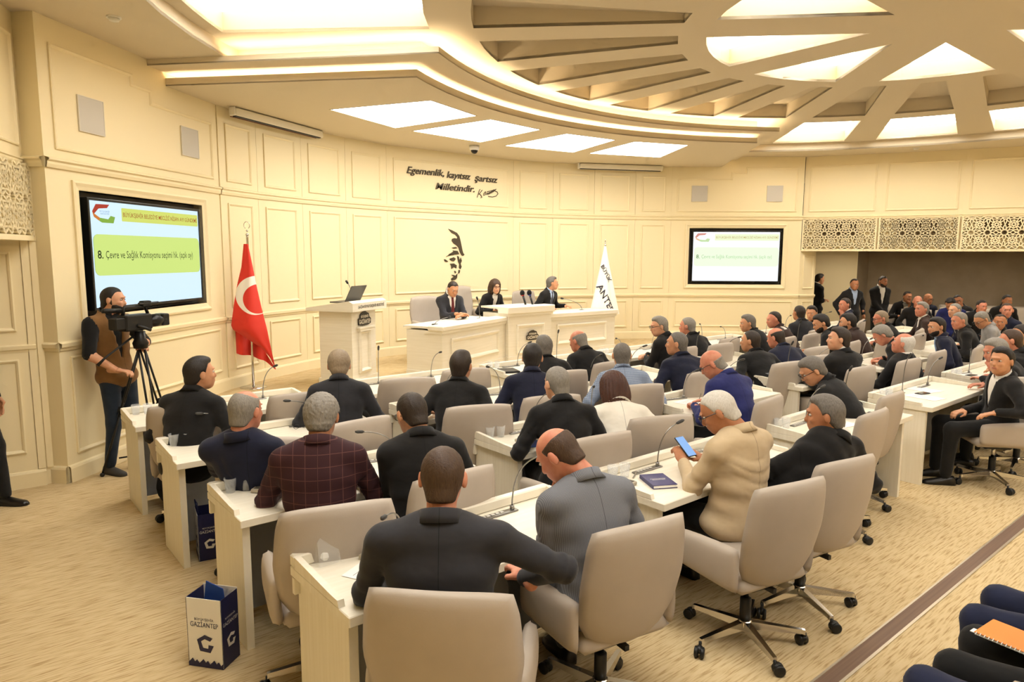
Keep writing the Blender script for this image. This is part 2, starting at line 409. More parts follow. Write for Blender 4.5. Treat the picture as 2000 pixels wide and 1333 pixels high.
# recessed door wall under the near lattice
o, Ln = wall('wall_door_end', 'cream panelled door wall under the near star lattice', (-8.4, 4.50), (-6.66, 4.47), 0, 2.3)
dr = MB().box(.5, Ln-.12, .02, 2.17, -.005, .012).obj('door_2', WALL, kind='structure', label='cream double panelled door at the picture edge'); dr.matrix_world = o.matrix_world
for z0, z1 in ((1.42, 2.12), (.32, 1.17)):
    q = moulding(rect(.66, Ln-.19, z0, z1)).obj('door_panel', WALL, dr); q.location = (0, 0, .012)
MB().box(Ln-.115, Ln-.06, .16, 2.21, 0, .02).box(Ln-.05, Ln-.012, .16, 2.21, 0, .014).obj('door_frame', WALL, o)
for nm_, pr, z in (('chair_rail', RAIL, 1.27), ('baseboard', base_prof(0), 0)):
    c = sweep([(0, 0), (Ln-.06, 0)], pr).obj(nm_, WALL, o); c.matrix_local = Matrix(((1,0,0,0),(0,0,1,z),(0,-1,0,0),(0,0,0,1)))
wall('wall_door_side', 'cream wall beyond the panelled door, out of the picture', (-10.2, -2.6), (-8.4, 4.50), 0, 2.4)
MB().prism([(-6.7, 4.56), (-8.5, 4.6), (-10.4, -2.6), (-9.06, -2.4), (-8.88, -.8), (-8.51, .58), (-7.99, 1.89), (-7.36, 3.16)], 2.24, 2.30).obj('ceiling_door_recess', CEIL, kind='structure', label='low ceiling over the door recess')
# alcove behind the gallery opening
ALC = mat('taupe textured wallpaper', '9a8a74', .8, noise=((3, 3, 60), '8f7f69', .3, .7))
J1 = (7.02, 4.27)
o, Ln = wall('wall_jamb', 'narrow panelled return beside the gallery opening', R0, J1, 0, 2.23)
mould_on(o, rect(.10, Ln-.06, 1.42, 2.12)); mould_on(o, rect(.10, Ln-.06, .3, 1.16))
c = sweep([(0, 0), (Ln, 0)], RAIL).obj('chair_rail', WALL, o); c.matrix_local = Matrix(((1,0,0,0),(0,0,1,1.27),(0,-1,0,0),(0,0,0,1)))
o, Ln = wall('wall_alcove_end', 'cream wall with a door at the end of the gallery', (7.6, 6.6), (9.66, 4.56), 0, 2.3)
dr = MB().box(.95, 2.0, .01, 2.1, -.005, .025).obj('door_1', WALL, kind='structure', label='cream panelled door at the end of the gallery'); dr.matrix_world = o.matrix_world
mm = moulding(rect(1.1, 1.88, 1.0, 1.98)).obj('door_panel', WALL, dr); mm.location = (0, 0, .025)
mm = moulding(rect(1.1, 1.88, .15, .85)).obj('door_panel', WALL, dr); mm.location = (0, 0, .025)
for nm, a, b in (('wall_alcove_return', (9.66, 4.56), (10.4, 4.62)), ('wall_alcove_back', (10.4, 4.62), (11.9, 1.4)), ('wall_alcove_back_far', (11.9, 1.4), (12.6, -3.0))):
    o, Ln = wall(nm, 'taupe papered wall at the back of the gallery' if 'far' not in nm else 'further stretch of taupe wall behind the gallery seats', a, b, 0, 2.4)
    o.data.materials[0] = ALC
MB().prism([(6.7, 4.4), (7.36, 3.16), (7.99, 1.89), (8.51, .58), (8.88, -.8), (9.06, -2.4), (13, -3), (12.5, 2), (10.6, 5.5), (8, 7)], 2.24, 2.30).obj('ceiling_gallery', CEIL, kind='structure', label='low ceiling over the gallery alcove')

# ---------------------------------------------------------------- ceiling
SC = Vector((.15, -.35))
def pol(r, deg): return (SC.x+r*math.cos(math.radians(deg)), SC.y+r*math.sin(math.radians(deg)))
def arc(r, a0, a1, n): return [pol(r, a0+(a1-a0)*i/n) for i in range(n+1)]
ZC, ZR = 4.28, 4.14
holes = []; lights = []; coffers = []
for k in range(24):
    a = 7.5+15*k
    ri, ro = 2.5, 4.5
    h = arc(ro, a-4.9, a+4.9, 3)+[pol(ri, a+3.1), pol(ri, a-3.1)]
    coffers.append(h)
    if not 45 < a < 135:
        h2 = arc(7.0, a-5.3, a+5.3, 4)+arc(4.93, a+5.0, a-5.0, 2); lights.append(h2)
for k in range(8):
    a = 22.5+45*k; q = 22.5-6.7
    lights.append(arc(2.22, a-q, a+q, 5)+[pol(.68, a)])
ce = MB().prism(arc(7.2, 0, 360, 72)[:-1], ZC, ZC+.03, None, coffers+lights).obj('ceiling', CEIL, kind='structure', label='cream ceiling disc with radiating coffers and star shaped light openings')
for h in coffers:
    n = len(h)
    MB().add([(x, y, ZC) for x, y in h]+[(x, y, ZC+(.21 if i < 4 else .09)) for i, (x, y) in enumerate(h)], [(i, i+n, (i+1) % n+n, (i+1) % n) for i in range(n)]+[tuple(range(n, 2*n))[::-1]]).obj('coffer', CEIL, ce)
def ceiling_light(h, z, d, label, group):
    n = len(h); cx = sum(p[0] for p in h)/n; cy = sum(p[1] for p in h)/n
    t = empty('ceiling_light', (cx, cy, z), 0, label, 'light', group)
    l = [(x-cx, y-cy) for x, y in h]
    if d > .05:
        MB().add([(x, y, .0) for x, y in l]+[(x, y, d) for x, y in l], [(i, i+n, (i+1) % n+n, (i+1) % n) for i in range(n)]).obj('reveal', mat('cream light reveal', 'cbb68e', .7), t)
        MB().add([(x, y, d) for x, y in l], [tuple(range(n))[::-1]]).obj('diffuser', PANEL, t)
    else:
        MB().add([(x*.995, y*.995, -.002) for x, y in l], [tuple(range(n))[::-1]]).obj('diffuser', PANEL_S, t)
        m = moulding([tuple(p) for p in l], ((-.012, 0), (-.012, .004), (0, .004), (0, 0))).obj('frame', CEIL, t); m.rotation_euler = (0, 0, 0); m.scale = (1, 1, -1)
OUT_L = {7.5: 'recessed outer ring light cut by the picture edge above the gallery', 22.5: 'recessed outer ring light above the second gallery lattice', 37.5: 'recessed outer ring light nearest the far end of the stage canopy', 142.5: 'large recessed outer ring light above the near wall screen'}
IN_L = {22.5: 'pointed triangular light of the central star above the gallery side', 67.5: 'wedge light of the central star pointing away from the stage canopy', 112.5: 'curved wedge light of the central star beside the long coffers', 157.5: 'wide wedge light of the central star cut by the top picture edge', 337.5: 'wedge light of the central star cut by the side picture edge'}
for h in lights:
    mx_, my_ = sum(p[0] for p in h)/len(h)-SC.x, sum(p[1] for p in h)/len(h)-SC.y; an_ = math.degrees(math.atan2(my_, mx_)) % 360; rr_ = math.hypot(mx_, my_)
    tab, dflt, gp = (OUT_L, 'recessed outer ring ceiling light out of the picture', 'outer ring ceiling lights') if rr_ > 3 else (IN_L, 'wedge light of the central star out of the picture', 'central star ceiling lights')
    ceiling_light(h, ZC, .2, next((v for k, v in tab.items() if abs(k-an_) < 4), dflt), gp)
# ring soffit and fascia
MB().prism(arc(13.5, 0, 360, 72)[:-1], ZR, ZR+.03, None, [arc(7.15, 0, 360, 72)[:-1][::-1]]).obj('ceiling_ring', CEIL, kind='structure', label='lower ring soffit around the ceiling disc')
r_ = arc(7.15, 0, 360, 72)
MB().rings([[(x, y, ZR) for x, y in r_[:-1]], [(x, y, ZC+.01) for x, y in r_[:-1]]], True).obj('ceiling_fascia', CEIL, kind='structure', label='upright fascia between ring soffit and ceiling disc')
def circ3(a, b, c, n=28):
    ax, ay = a; bx, by = b; cx, cy = c; d = 2*(ax*(by-cy)+bx*(cy-ay)+cx*(ay-by))
    ux = ((ax*ax+ay*ay)*(by-cy)+(bx*bx+by*by)*(cy-ay)+(cx*cx+cy*cy)*(ay-by))/d; uy = ((ax*ax+ay*ay)*(cx-bx)+(bx*bx+by*by)*(ax-cx)+(cx*cx+cy*cy)*(bx-ax))/d
    r = math.hypot(ax-ux, ay-uy); t0 = math.atan2(ay-uy, ax-ux); t1 = math.atan2(cy-uy, cx-ux)
    return [(ux+r*math.cos(t0+(t1-t0)*i/n), uy+r*math.sin(t0+(t1-t0)*i/n)) for i in range(n+1)]
E1 = [(-5.95, 6.32)]+circ3((-3.35, 3.44), (-.1, 4.42), (3.10, 3.40))+[(5.95, 6.15)]
E2 = [(-6.1, 6.06)]+circ3((-3.38, 2.98), (-.1, 4.05), (3.14, 3.04))+[(6.1, 5.88)]
for E_, z0, lip, ztop, lab, stl in ((E1, 3.935, .085, 4.09, 'lowest ceiling canopy over the stage with a lit cove edge', .07), (E2, 4.075, .065, 4.29, 'second ceiling step above the stage canopy with a lit cove edge', .07)):
    o = MB().prism(E_+[(7, 9), (-7, 9)], z0, z0+.015).obj('ceiling_canopy' if z0 < 4 else 'ceiling_canopy_step', CEIL, kind='structure', label=lab)
    sweep(E_, ((0, z0), (0, z0+lip), (-.025, z0+lip), (-.025, z0+.01))).obj('cove_lip', CEIL, o)
    sweep(E_, ((-.10, z0+.016), (-.10, z0+.03), (-.135, z0+.03), (-.135, z0+.016))).obj('led_strip', STRIP, o)
    sweep(E_, ((-.30, z0+.01), (-.30, ztop))).obj('cove_back', CEIL, o)
for h, lab in (([(-3.35, 5.51), (-2.08, 6.08), (-1.71, 4.61), (-2.66, 4.24)], 'flat glowing ceiling panel above the lectern side of the stage'),
          ([(-1.75, 6.13), (-.38, 6.28), (-.40, 4.81), (-1.41, 4.68)], 'flat glowing ceiling panel beside the dome camera'),
          ([(.16, 6.30), (1.54, 6.08), (1.11, 4.70), (.14, 4.80)], 'third flat glowing canopy panel from the lectern'),
          ([(1.85, 5.97), (3.20, 5.46), (2.42, 4.26), (1.48, 4.60)], 'flat glowing ceiling panel nearest the far roller screen')):
    ceiling_light(h[::-1], 3.933, .0, lab, 'stage canopy light panels')
for i, (x, y) in enumerate(((8.5, 3.9), (9.2, 2.6), (9.8, 1.3), (10.1, -.1))):  # added fill lights, hidden from the camera, to brighten the dark alcove
    t = empty('ceiling_light', (x, y, 2.238), math.radians(27), 'square fill light added in the low gallery ceiling, out of sight', 'light', 'added gallery fill lights')
    MB().box(-.3, .3, -.3, .3, -.004, -.002).obj('diffuser', mat('warm gallery fill', (1, .88, .70, 1), .5, emit=9), t)
    MB().box(-.33, -.301, -.33, .33, -.012, 0).box(.301, .33, -.33, .33, -.012, 0).box(-.301, .301, -.33, -.301, -.012, 0).box(-.301, .301, .301, .33, -.012, 0).obj('frame', WHITE, t)
# ---------------------------------------------------------------- wall screens
def emis(name, c, k=1.0):
    return mat(name, c, .4, emit=k)
def tv(wallo, hs, label, pale, mirror):
    s0, s1, z0, z1 = hs
    x0, x1, y0, y1 = s0+.075, s1-.09, 1.555, 2.628
    if mirror: x0, x1 = s0+.06, s1-.05; 
    t = empty('wall_screen', label=label, cat='screen')
    t.matrix_world = wallo.matrix_world @ Matrix.Translation(((x0+x1)/2, (y0+y1)/2, 0))
    w_, h_ = (x1-x0)/2, (y1-y0)/2
    MB().bbox(-w_, w_, -h_, h_, -.09, .012, .006).obj('housing', SCREENB, t)
    moulding(rect(-w_, w_, -h_, h_), ((0, .0), (0, .022), (.006, .024), (.026, .022), (.026, .010))).obj('bezel', SCREENB, t)
    sw, sh = w_-.026, h_-.026
    P = (lambda n, a, b: emis(n+(' pale' if pale else ''), b if pale else a, .74 if not pale else .80))
    MB().add([(-sw,-sh,.014),(sw,-sh,.014),(sw,sh,.014),(-sw,sh,.014)], [(0,1,2,3)]).obj('display', P('slide sky blue', 'd3ecff', 'f2faff'), t)
    U = lambda u, v: (-sw+2*sw*u, sh-2*sh*v)
    def rr(u0, u1, v0, v1, r, z):
        a, b = U(u0, v1), U(u1, v0); pts = []
        for cx, cy, a0 in ((b[0]-r, b[1]-r, 0), (a[0]+r, b[1]-r, 90), (a[0]+r, a[1]+r, 180), (b[0]-r, a[1]+r, 270)):
            pts += [(cx+r*math.cos(math.radians(a0+k*30)), cy+r*math.sin(math.radians(a0+k*30)), z) for k in range(4)]
        return pts
    hd = rr(.25, .992, .045, .175, .01, .0155)
    MB().add(hd, [tuple(range(len(hd)))]).obj('slide_header', P('slide header green', 'cdd769', 'e3ecc4'), t)
    bx = rr(.015, .995, .31, .70, .06, .0155)
    MB().add([(x*1.004, y+.0, .0150) for x, y, z in bx], [tuple(range(len(bx)))]).obj('slide_box_edge', P('slide box outline', '7f9a55', 'd8ecc8'), t)
    MB().add(bx, [tuple(range(len(bx)))]).obj('slide_box', P('slide box green', 'c9e07c', 'e4f6d4'), t)
    T = lambda u, v, z=.0165: Matrix.Translation((*U(u, v), z))
    text_mb('BÜYÜKŞEHİR BELEDİYE MECLİSİ NİSAN AYI GÜNDEMİ', .062, M=T(.622, .112), bold=.0003, width=1.24*sw/.86).obj('slide_title', P('slide title brown', '9c4a1c', 'b9a56c'), t)
    text_mb('8. ', .11, M=T(.07, .505), bold=.0015, align='CENTER').obj('slide_number', P('slide ink bold', '1d2a12', '6c8a5e'), t)
    text_mb('Çevre ve Sağlık Komisyonu seçimi hk. (açık oy)', .105, M=T(.51, .505), width=1.40*sw/.86).obj('slide_text', P('slide ink', '2c3a1c', 'a9c39b'), t)
    for cn, ca, cb, pts in (('slide logo red', 'a8321c', 'c98a7c', [(.05,.03),(.155,.025),(.135,.06),(.07,.07),(.035,.12),(.02,.10)]),
                            ('slide logo orange', 'c8742a', 'dcb48c', [(.02,.10),(.035,.12),(.075,.155),(.07,.185),(.03,.15)]),
                            ('slide logo green', '7ea83a', 'bcd4a0', [(.07,.185),(.075,.155),(.14,.165),(.16,.13),(.195,.14),(.18,.20),(.09,.20)])):
        q = [(*U(u, v), .0160) for u, v in pts]; MB().add(q, [tuple(range(len(q)))[::-1]]).obj('slide_logo', P(cn, ca, cb), t)
    text_mb('BÜYÜKŞEHİR\nGAZİANTEP', .022, M=T(.115, .105)).obj('slide_logo_text', P('slide logo ink', '6a8fb0', 'c4dcea'), t)
    pts = [(.1, -h_-.005, -.02), (.05, -h_-.035, -.01), (0, -h_-.02, -.01), (-.06, -h_-.04, -.02), (-.1, -h_-.01, -.03)]
    MB().tube(pts, .004, 6).obj('cable', BLACKP, t)
tv(WL, hsL, 'large wall screen with a vivid blue and green slide behind the cameraman', False, False)
tv(WR, hsR, 'wall screen with a washed-out pale slide on the far wall', True, True)

# ---------------------------------------------------------------- lettering and portrait on the stage wall
MW = frame_M(SV[4], SV[5]); INK = mat('dark bronze lettering', '4c4232', .5, .3)
def on_wall(name, mb, label, cat, m=INK):
    o = mb.obj(name, m, label=label, cat=cat); o.matrix_world = MW @ Matrix.Translation((0, 0, .012)); return o
tw = empty('wall_lettering', label='slanted dark motto lettering in two lines on the upper stage wall', cat='lettering'); tw.matrix_world = MW @ Matrix.Translation((0, 0, .012))
for wd_, cx_, cz_, wl_ in (('Egemenlik,', .775, 3.552, .77), ('kayıtsız', 1.475, 3.535, .53), ('şartsız', 2.10, 3.52, .54), ('Milletindir.', 1.41, 3.315, .86)):
    text_mb(wd_, .165, M=Matrix.Translation((cx_, cz_, .012)), shear=.28, bold=.0012, extrude=.010, width=wl_).obj('word', INK, tw)
mb = MB()
def stroke(pts, r=.007): mb.tube([(x, z, .008) for x, z in pts], r, 5)
sx = lambda x: 1.90+(x-905)*.00255; sz = lambda y: 3.17+(508-y)*.0023
for pl in ([(908,508),(918,480),(928,450),(935,440)], [(955,445),(930,475),(920,478),(935,480),(945,490),(952,503),(940,508)], [(985,455),(968,475),(966,488),(978,485),(990,465),(985,455)],
           [(990,480),(1005,462),(1000,480),(1018,460),(1014,478),(1030,455),(1028,470),(1045,445),(1042,465),(1060,435),(1055,455),(1085,428)], [(1000,455),(1040,445),(1085,430)], [(1060,440),(1095,450),(1103,465),(1085,485),(1050,495),(1010,492)]):
    stroke([(sx(x), sz(y)) for x, y in pl])
on_wall('wall_signature', mb, 'small handwritten dark signature under the motto', 'signature')
mb = MB(); qx = lambda x: 1.26+(x-645)*.00241; qz = lambda y: 2.57-(y-797)*.00194
for pl in ([(642,795),(680,810),(720,830),(742,860),(752,900),(762,950),(772,1000),(778,1020),(790,1035),(775,1047),(762,1040),(745,1005),(735,970),(715,945),(690,930),(672,905),(675,888),(695,880),(722,885),(725,870),(705,845),(672,832),(655,812)],
           [(672,970),(710,962),(722,975),(690,978)], [(640,1035),(690,1005),(680,995),(725,1000),(740,1030),(700,1033),(660,1040)], [(618,1052),(650,1036),(690,1031),(640,1047)],
           [(600,1078),(612,1080),(638,1100),(622,1104),(605,1095)], [(650,1075),(690,1060),(708,1075),(690,1097),(665,1092)],
           [(722,1048),(735,1050),(745,1090),(755,1062),(764,1095),(752,1120),(762,1150),(752,1173),(738,1160),(742,1125),(730,1100)],
           [(655,1120),(690,1118),(715,1135),(712,1165),(690,1150),(668,1170),(665,1140)], [(693,1188),(705,1190),(712,1205),(700,1212)], [(735,1180),(748,1185),(742,1210),(730,1216)],
           [(668,1225),(690,1228),(705,1235),(722,1215),(718,1255),(705,1270),(668,1280),(664,1262),(690,1245)]):
    p = [(qx(x), qz(y)) for x, y in pl][::-1]; mb.prism(p, .0, .014)
on_wall('wall_portrait', mb, 'dark stencil-like cut-out face on the wall above the seated clerk', 'wall art')

# ---------------------------------------------------------------- roller screens, dome camera, detectors
def roller(a, b, label, two):
    M = frame_M(a, b); Ln = (Vector(b)-Vector(a)).length
    t = empty('roller_screen', label=label, cat='projection screen'); t.matrix_world = M @ Matrix.Translation((0, 3.875, .1))
    cr = mat('cream enamel housing', 'e6ddc6', .4)
    MB().bbox(0.02, Ln, -.05, .05, -.04, .045, .012).obj('housing', cr, t)
    MB().bbox(-.012, .02, -.055, .055, -.045, .05, .01).obj('end_cap', mat('white end cap', 'efeae0', .4), t)
    MB().box(.03, Ln-.05, -.062, -.05, -.02, .03).obj('screen_slot', BLACKP, t)
    MB().box(.0, Ln-.08, -.066, -.058, -.035, -.027).obj('hem_bar', mat('red hem bar', '8a3a2a', .5) if two else cr, t)
roller((-4.42, 6.22), (-2.85, 7.10), 'long roller screen housing with a red hem under the canopy near the red flag', True)
roller((2.66, 7.10), (4.26, 6.28), 'cream roller screen housing under the canopy near the far screen', False)
t = empty('dome_camera', (-.23, 6.65, 3.933), 0, 'small white dome security camera hanging from the stage canopy', 'camera')
MB().lathe([(.0, 0), (.085, 0), (.085, -.05), (.075, -.075), (0, -.075)][::-1], 20).obj('mount', mat('white camera shell', 'ded8cc', .4), t, True)
MB().ball((0, 0, -.075), .06, 16, 10).obj('dome', mat('smoked dome', '1c1512', .1), t, True)
for p, lb in (((-6.0, 4.1, 4.14), 'round white smoke detector on the soffit above the near wall speakers'), ((7.0, 2.45, 4.14), 'round white smoke detector on the soffit above the gallery')):
    t = empty('smoke_detector', p, 0, lb, 'detector', 'ceiling detectors')
    MB().lathe([(0, 0), (.06, 0), (.06, -.012), (0, -.012)][::-1], 18).obj('base', mat('white plastic', 'e8e4da', .5), t)
    MB().lathe([(0, -.012), (.045, -.012), (.04, -.035), (0, -.038)][::-1], 18).obj('sensor', mat('white plastic', 'e8e4da', .5), t, True)

# ---------------------------------------------------------------- flags
def cloth_mat(name, c, crescent=False):
    m = mat(name, c, .75, sheen=.2)
    if crescent:
        nt = m.node_tree; N = nt.nodes; L = nt.links; b = N['Principled BSDF']
        uv = N.new('ShaderNodeUVMap'); 
        def circ(cx, cy, r):
            d = N.new('ShaderNodeVectorMath'); d.operation = 'DISTANCE'; d.inputs[1].default_value = (cx, cy, 0); L.new(uv.outputs[0], d.inputs[0])
            l = N.new('ShaderNodeMath'); l.operation = 'LESS_THAN'; l.inputs[1].default_value = r; L.new(d.outputs['Value'], l.inputs[0]); return l
        o_, i_ = circ(.503, .574, .0375), circ(.507, .581, .0285)
        s = N.new('ShaderNodeMath'); s.operation = 'SUBTRACT'; s.use_clamp = True; L.new(o_.outputs[0], s.inputs[0]); L.new(i_.outputs[0], s.inputs[1])
        mx = N.new('ShaderNodeMix'); mx.data_type = 'RGBA'; mx.inputs[6].default_value = lin(c); mx.inputs[7].default_value = lin('f3ece0'); L.new(s.outputs[0], mx.inputs[0]); L.new(mx.outputs[2], b.inputs['Base Color'])
    return m
def flagpole(t, zt, finial):
    MB().lathe([(0, 0), (.17, 0), (.17, .008), (.03, .02), (0, .02)], 24).obj('base', CHROME, t, True)
    MB().tube([(0, 0, .01), (0, 0, zt)], .016, 10).obj('pole', CHROME, t, True)
    mb = MB().ball((0, 0, zt+.02), .022).ball((0, 0, zt+.07), .015)
    if finial:
        mb.tube([(.035*math.cos(a), 0, zt+.14+.045*math.sin(a)) for a in [math.radians(k) for k in range(-60, 241, 20)]], .006, 6)
    else: mb.tube([(0, 0, zt+.08), (0, 0, zt+.14)], [.012, .002], 6)
    mb.obj('finial', CHROME, t, True)
va = math.atan2(-(6.14+2.925), (-4.25+7.32)) ; 
t = empty('flag_stand', (-4.25, 6.14, STG), math.atan2(9.065, 3.07)-PI/2, 'red flag with a white crescent on a chrome floor pole', 'flag')
flagpole(t, 1.98, True)
K = .00667
def itp(y, tab): return float(np.interp(y, [a for a, b in tab], [b for a, b in tab]))
lt = [(475,484),(520,478),(550,470),(590,462),(632,455),(640,458),(665,491),(680,510),(700,525),(722,533)]
rt = [(475,492),(520,499),(560,505),(600,512),(640,520),(690,528),(722,533.5)]
V = []; F = []; UVS = []; nr, nc = 60, 24
for i in range(nr+1):
    y = 475+(722-475)*i/nr; a, b = itp(y, lt), itp(y, rt)
    for j in range(nc+1):
        u = j/nc; x = a+(b-a)*u; ww = (b-a)*K
        V.append(((x-491)*K, -(.045+.30*ww*math.sin(PI*u)**.8)+.012*math.sin(9*u+y*.02)*min(1, ww*5), (757-y)*K)); UVS.append((x/1000, y/1000))
for i in range(nr):
    for j in range(nc): k = i*(nc+1)+j; F.append((k, k+nc+1, k+nc+2, k+1))
n0 = len(V); tp = [(447,632),(456,633),(491,663),(510,679),(533,720)]; bt = [(447,684),(470,691),(490,695),(512,705),(533,722.5)]
for j in range(nc+1):
    x = 447+86*j/nc; ta, tb = itp(x, tp), itp(x, bt)
    if x < 455: ta = 632+ (455-x)*6.4
    for i in range(9):
        y = ta+(tb-ta)*i/8; V.append(((x-491)*K, .05+.05*math.sin(j*.7)*(1 if j < nc-2 else .2)-.10*max(0, j/nc-.75)*4, (757-y)*K)); UVS.append((0, 0))
for j in range(nc):
    for i in range(8): k = n0+j*9+i; F.append((k, k+1, k+10, k+9))
mb = MB().add(V, F); o = mb.obj('flag_cloth', cloth_mat('red flag cloth', 'd8301c', True), t, True)
uvl = o.data.uv_layers.new(name='UVMap')
for l in o.data.loops: uvl.data[l.index].uv = UVS[l.vertex_index]
t = empty('flag_stand', (2.58, 6.22, STG), math.atan2(6.22+2.925, 2.58+7.32)-PI/2, 'white municipal flag with dark lettering beside the stage desk', 'flag')
flagpole(t, 1.93, False)
def cone_r(z): return .02+.245*max(0, (1.93-z)/1.25)**1.05
R = []
for i in range(25):
    z = 1.93-1.30*i/24; R.append([(cone_r(z)*(1+.10*math.sin(5*a+.6)*min(1, (1.93-z)*1.5))*math.sin(a), -cone_r(z)*.8*(1+.10*math.sin(5*a+.6)*min(1, (1.93-z)*1.5))*math.cos(a), z) for a in [2*PI*k/40 for k in range(40)]])
MB().rings(R[::-1], True).obj('flag_cloth', mat('white flag cloth', 'f4efe4', .8), t, True)
def on_cone(mb0):
    mb1 = MB(); v = []
    for x, y, z in mb0.v:
        r = cone_r(z); s = max(-.97, min(.97, x/max(r, .01))); a = math.asin(s); q = 1+.10*math.sin(5*a+.6)*min(1, (1.93-z)*1.5)
        v.append((r*q*s, -r*.8*q*math.cos(a)-.012, z))
    return mb1.add(v, mb0.f)
Rz = Matrix.Rotation(math.radians(-56), 4, 'Y'); up = Matrix(((1,0,0,0),(0,0,1,0),(0,1,0,0),(0,0,0,1)))
ink = mat('flag print', '2a2b3a', .7)
mb = MB()
for s_, sz_, cx, cz, ex in (('BÜYÜKŞEHİR', .115, .10, 1.27, .8), ('ZİANTEP', .20, -.02, 1.02, .8)):
    ex_ = lambda q: max([p[0] for p in text_mb(q+'.', sz_, align='LEFT').v])-max([p[0] for p in text_mb('.', sz_, align='LEFT').v]) if q else 0
    tot = ex_(s_); c_, s2 = math.cos(math.radians(-57)), math.sin(math.radians(-57))
    for i_, ch_ in enumerate(s_):
        mm = text_mb(ch_, sz_, bold=.002, align='LEFT'); x0_ = ex_(s_[:i_])-tot/2
        mm.v = [(cx+((x+x0_)*c_-y*s2)*ex, 0, cz+((x+x0_)*s2+y*c_)) for x, y, z in mm.v]
        if all(abs(q[0]) < .97*cone_r(q[2]) and .64 < q[2] < 1.88 for q in mm.v): on_cone(mm).obj('letter', ink, t)
# ---------------------------------------------------------------- stage desk and lectern
def emblem(parent, M, w_=.30):
    k = w_/.30; pl = [(-.15,-.07),(-.05,-.085),(.08,-.08),(.15,-.06),(.155,.0),(.115,.03),(.10,.075),(.05,.09),(.02,.105),(-.03,.10),(-.07,.085),(-.105,.06),(-.11,.025),(-.15,.01)]
    o = MB().prism([(x*k, y*k) for x, y in pl], 0, .012).obj('emblem', mat('emblem dark', '3a3329', .5), parent); o.matrix_local = M
    e = text_mb('BÜYÜKŞEHİR', .042*k, M=Matrix.Translation((0, .035*k, .0125)), bold=.001, width=.18*k)
    text_mb('GAZİANTEP', .075*k, e, Matrix.Translation((0, -.032*k, .0125)), bold=.001, width=.27*k)
    e.obj('emblem_lettering', mat('emblem cream', 'efe6d2', .5), o)
def counter(t, a, b, dep, ztop, ledge, panel=True):
    M = frame_M(a, b); Ln = (Vector(b)-Vector(a)).length
    MB().box(0, Ln, STG+.001, ztop-ledge, -dep, 0).obj('desk_body', WHITE, t).matrix_local = M
    MB().bbox(-.05, Ln+.05, ztop-ledge+.002, ztop, -.22, .05, .012).obj('desk_ledge', WHITE, t).matrix_local = M
    MB().box(-.02, Ln+.02, ztop-ledge-.04, ztop-ledge, -.3, .025).obj('ledge_moulding', WHITE, t).matrix_local = M
    MB().box(-.02, Ln+.02, STG, STG+.1, -dep, .02).obj('plinth', WHITE, t).matrix_local = M
    MB().box(-.0, Ln, ztop-.05, ztop-.02, -dep-.06, -.18).obj('desk_top', WHITE, t).matrix_local = M
    if panel:
        m = moulding(rect(.22, Ln-.22, STG+.20, ztop-ledge-.12), ((0,0),(0,.018),(.02,.026),(.045,.014),(.06,0))).obj('panel_moulding', WHITE, t); m.matrix_local = M
    return M, Ln
t = empty('stage_desk', label='white panelled presidium desk with a raised centre on the stage', cat='desk')
counter(t, (-1.98, 5.06), (-.30, 5.72), .62, 1.11, .075)
counter(t, (.66, 5.76), (2.30, 5.68), .62, 1.11, .085)
Mc, Lc = counter(t, (-.30, 5.64), (.66, 5.66), .66, 1.27, .12, False)
m = moulding(rect(.17, Lc-.17, STG+.13, STG+.62), ((0,0),(0,.018),(.02,.026),(.045,.014),(.06,0))).obj('panel_moulding', WHITE, t); m.matrix_local = Mc
emblem(t, Mc @ Matrix.Translation((Lc/2+.02, STG+.42, .028)), .27)
t = empty('lectern', label='white lectern with dark emblem and lettering beside the stage desk', cat='lectern')
M = frame_M((-3.22, 5.33), (-2.70, 5.64)); M = M.copy()
MB().box(0, .60, STG+.001, 1.36, -.50, 0).obj('body', WHITE, t).matrix_local = M
MB().box(-.02, .62, STG, STG+.10, -.52, .02).obj('plinth', WHITE, t).matrix_local = M
prof = [(-.62, 1.36), (.10, 1.36), (.10, 1.47), (.04, 1.50), (-.62, 1.40)]
mb = MB().rings([[(-.12, z, o_) for o_, z in prof][::-1], [(.74, z, o_) for o_, z in prof][::-1]], True, True, True); mb.f = [f[::-1] for f in mb.f]
mb.obj('lectern_top', WHITE, t).matrix_local = M
m = moulding(rect(.15, .45, STG+.16, 1.10), ((0,0),(0,.02),(.03,.035),(.05,.02),(.06,0))).obj('pilaster_moulding', WHITE, t); m.matrix_local = M
MB().box(.13, .47, 1.08, 1.13, 0, .05).box(.11, .49, 1.12, 1.14, 0, .06).obj('pilaster_cap', WHITE, t).matrix_local = M
emblem(t, M @ Matrix.Translation((.30, 1.235, .003)), .31)
text_mb('GAZİANTEP BÜYÜKŞEHİR BELEDİYESİ', .05, M=M @ Matrix.Translation((.34, 1.415, .102)), bold=.001, width=.66).obj('lettering', mat('emblem dark', '3a3329', .5), t)
t = empty('laptop', label='dark open laptop standing on the white lectern', cat='laptop'); t.matrix_world = M @ Matrix.Translation((.17, 1.47, -.2))
MB().bbox(-.01, .37, -.02, .0, -.24, .0, .004).obj('keyboard_base', DARKG, t)
MB().bbox(-.01, .37, -.004, .006, .0, .24, .003, Matrix.Rotation(math.radians(-62), 4, 'X')).obj('screen_lid', mat('laptop lid', '4a4640', .35, .3), t)
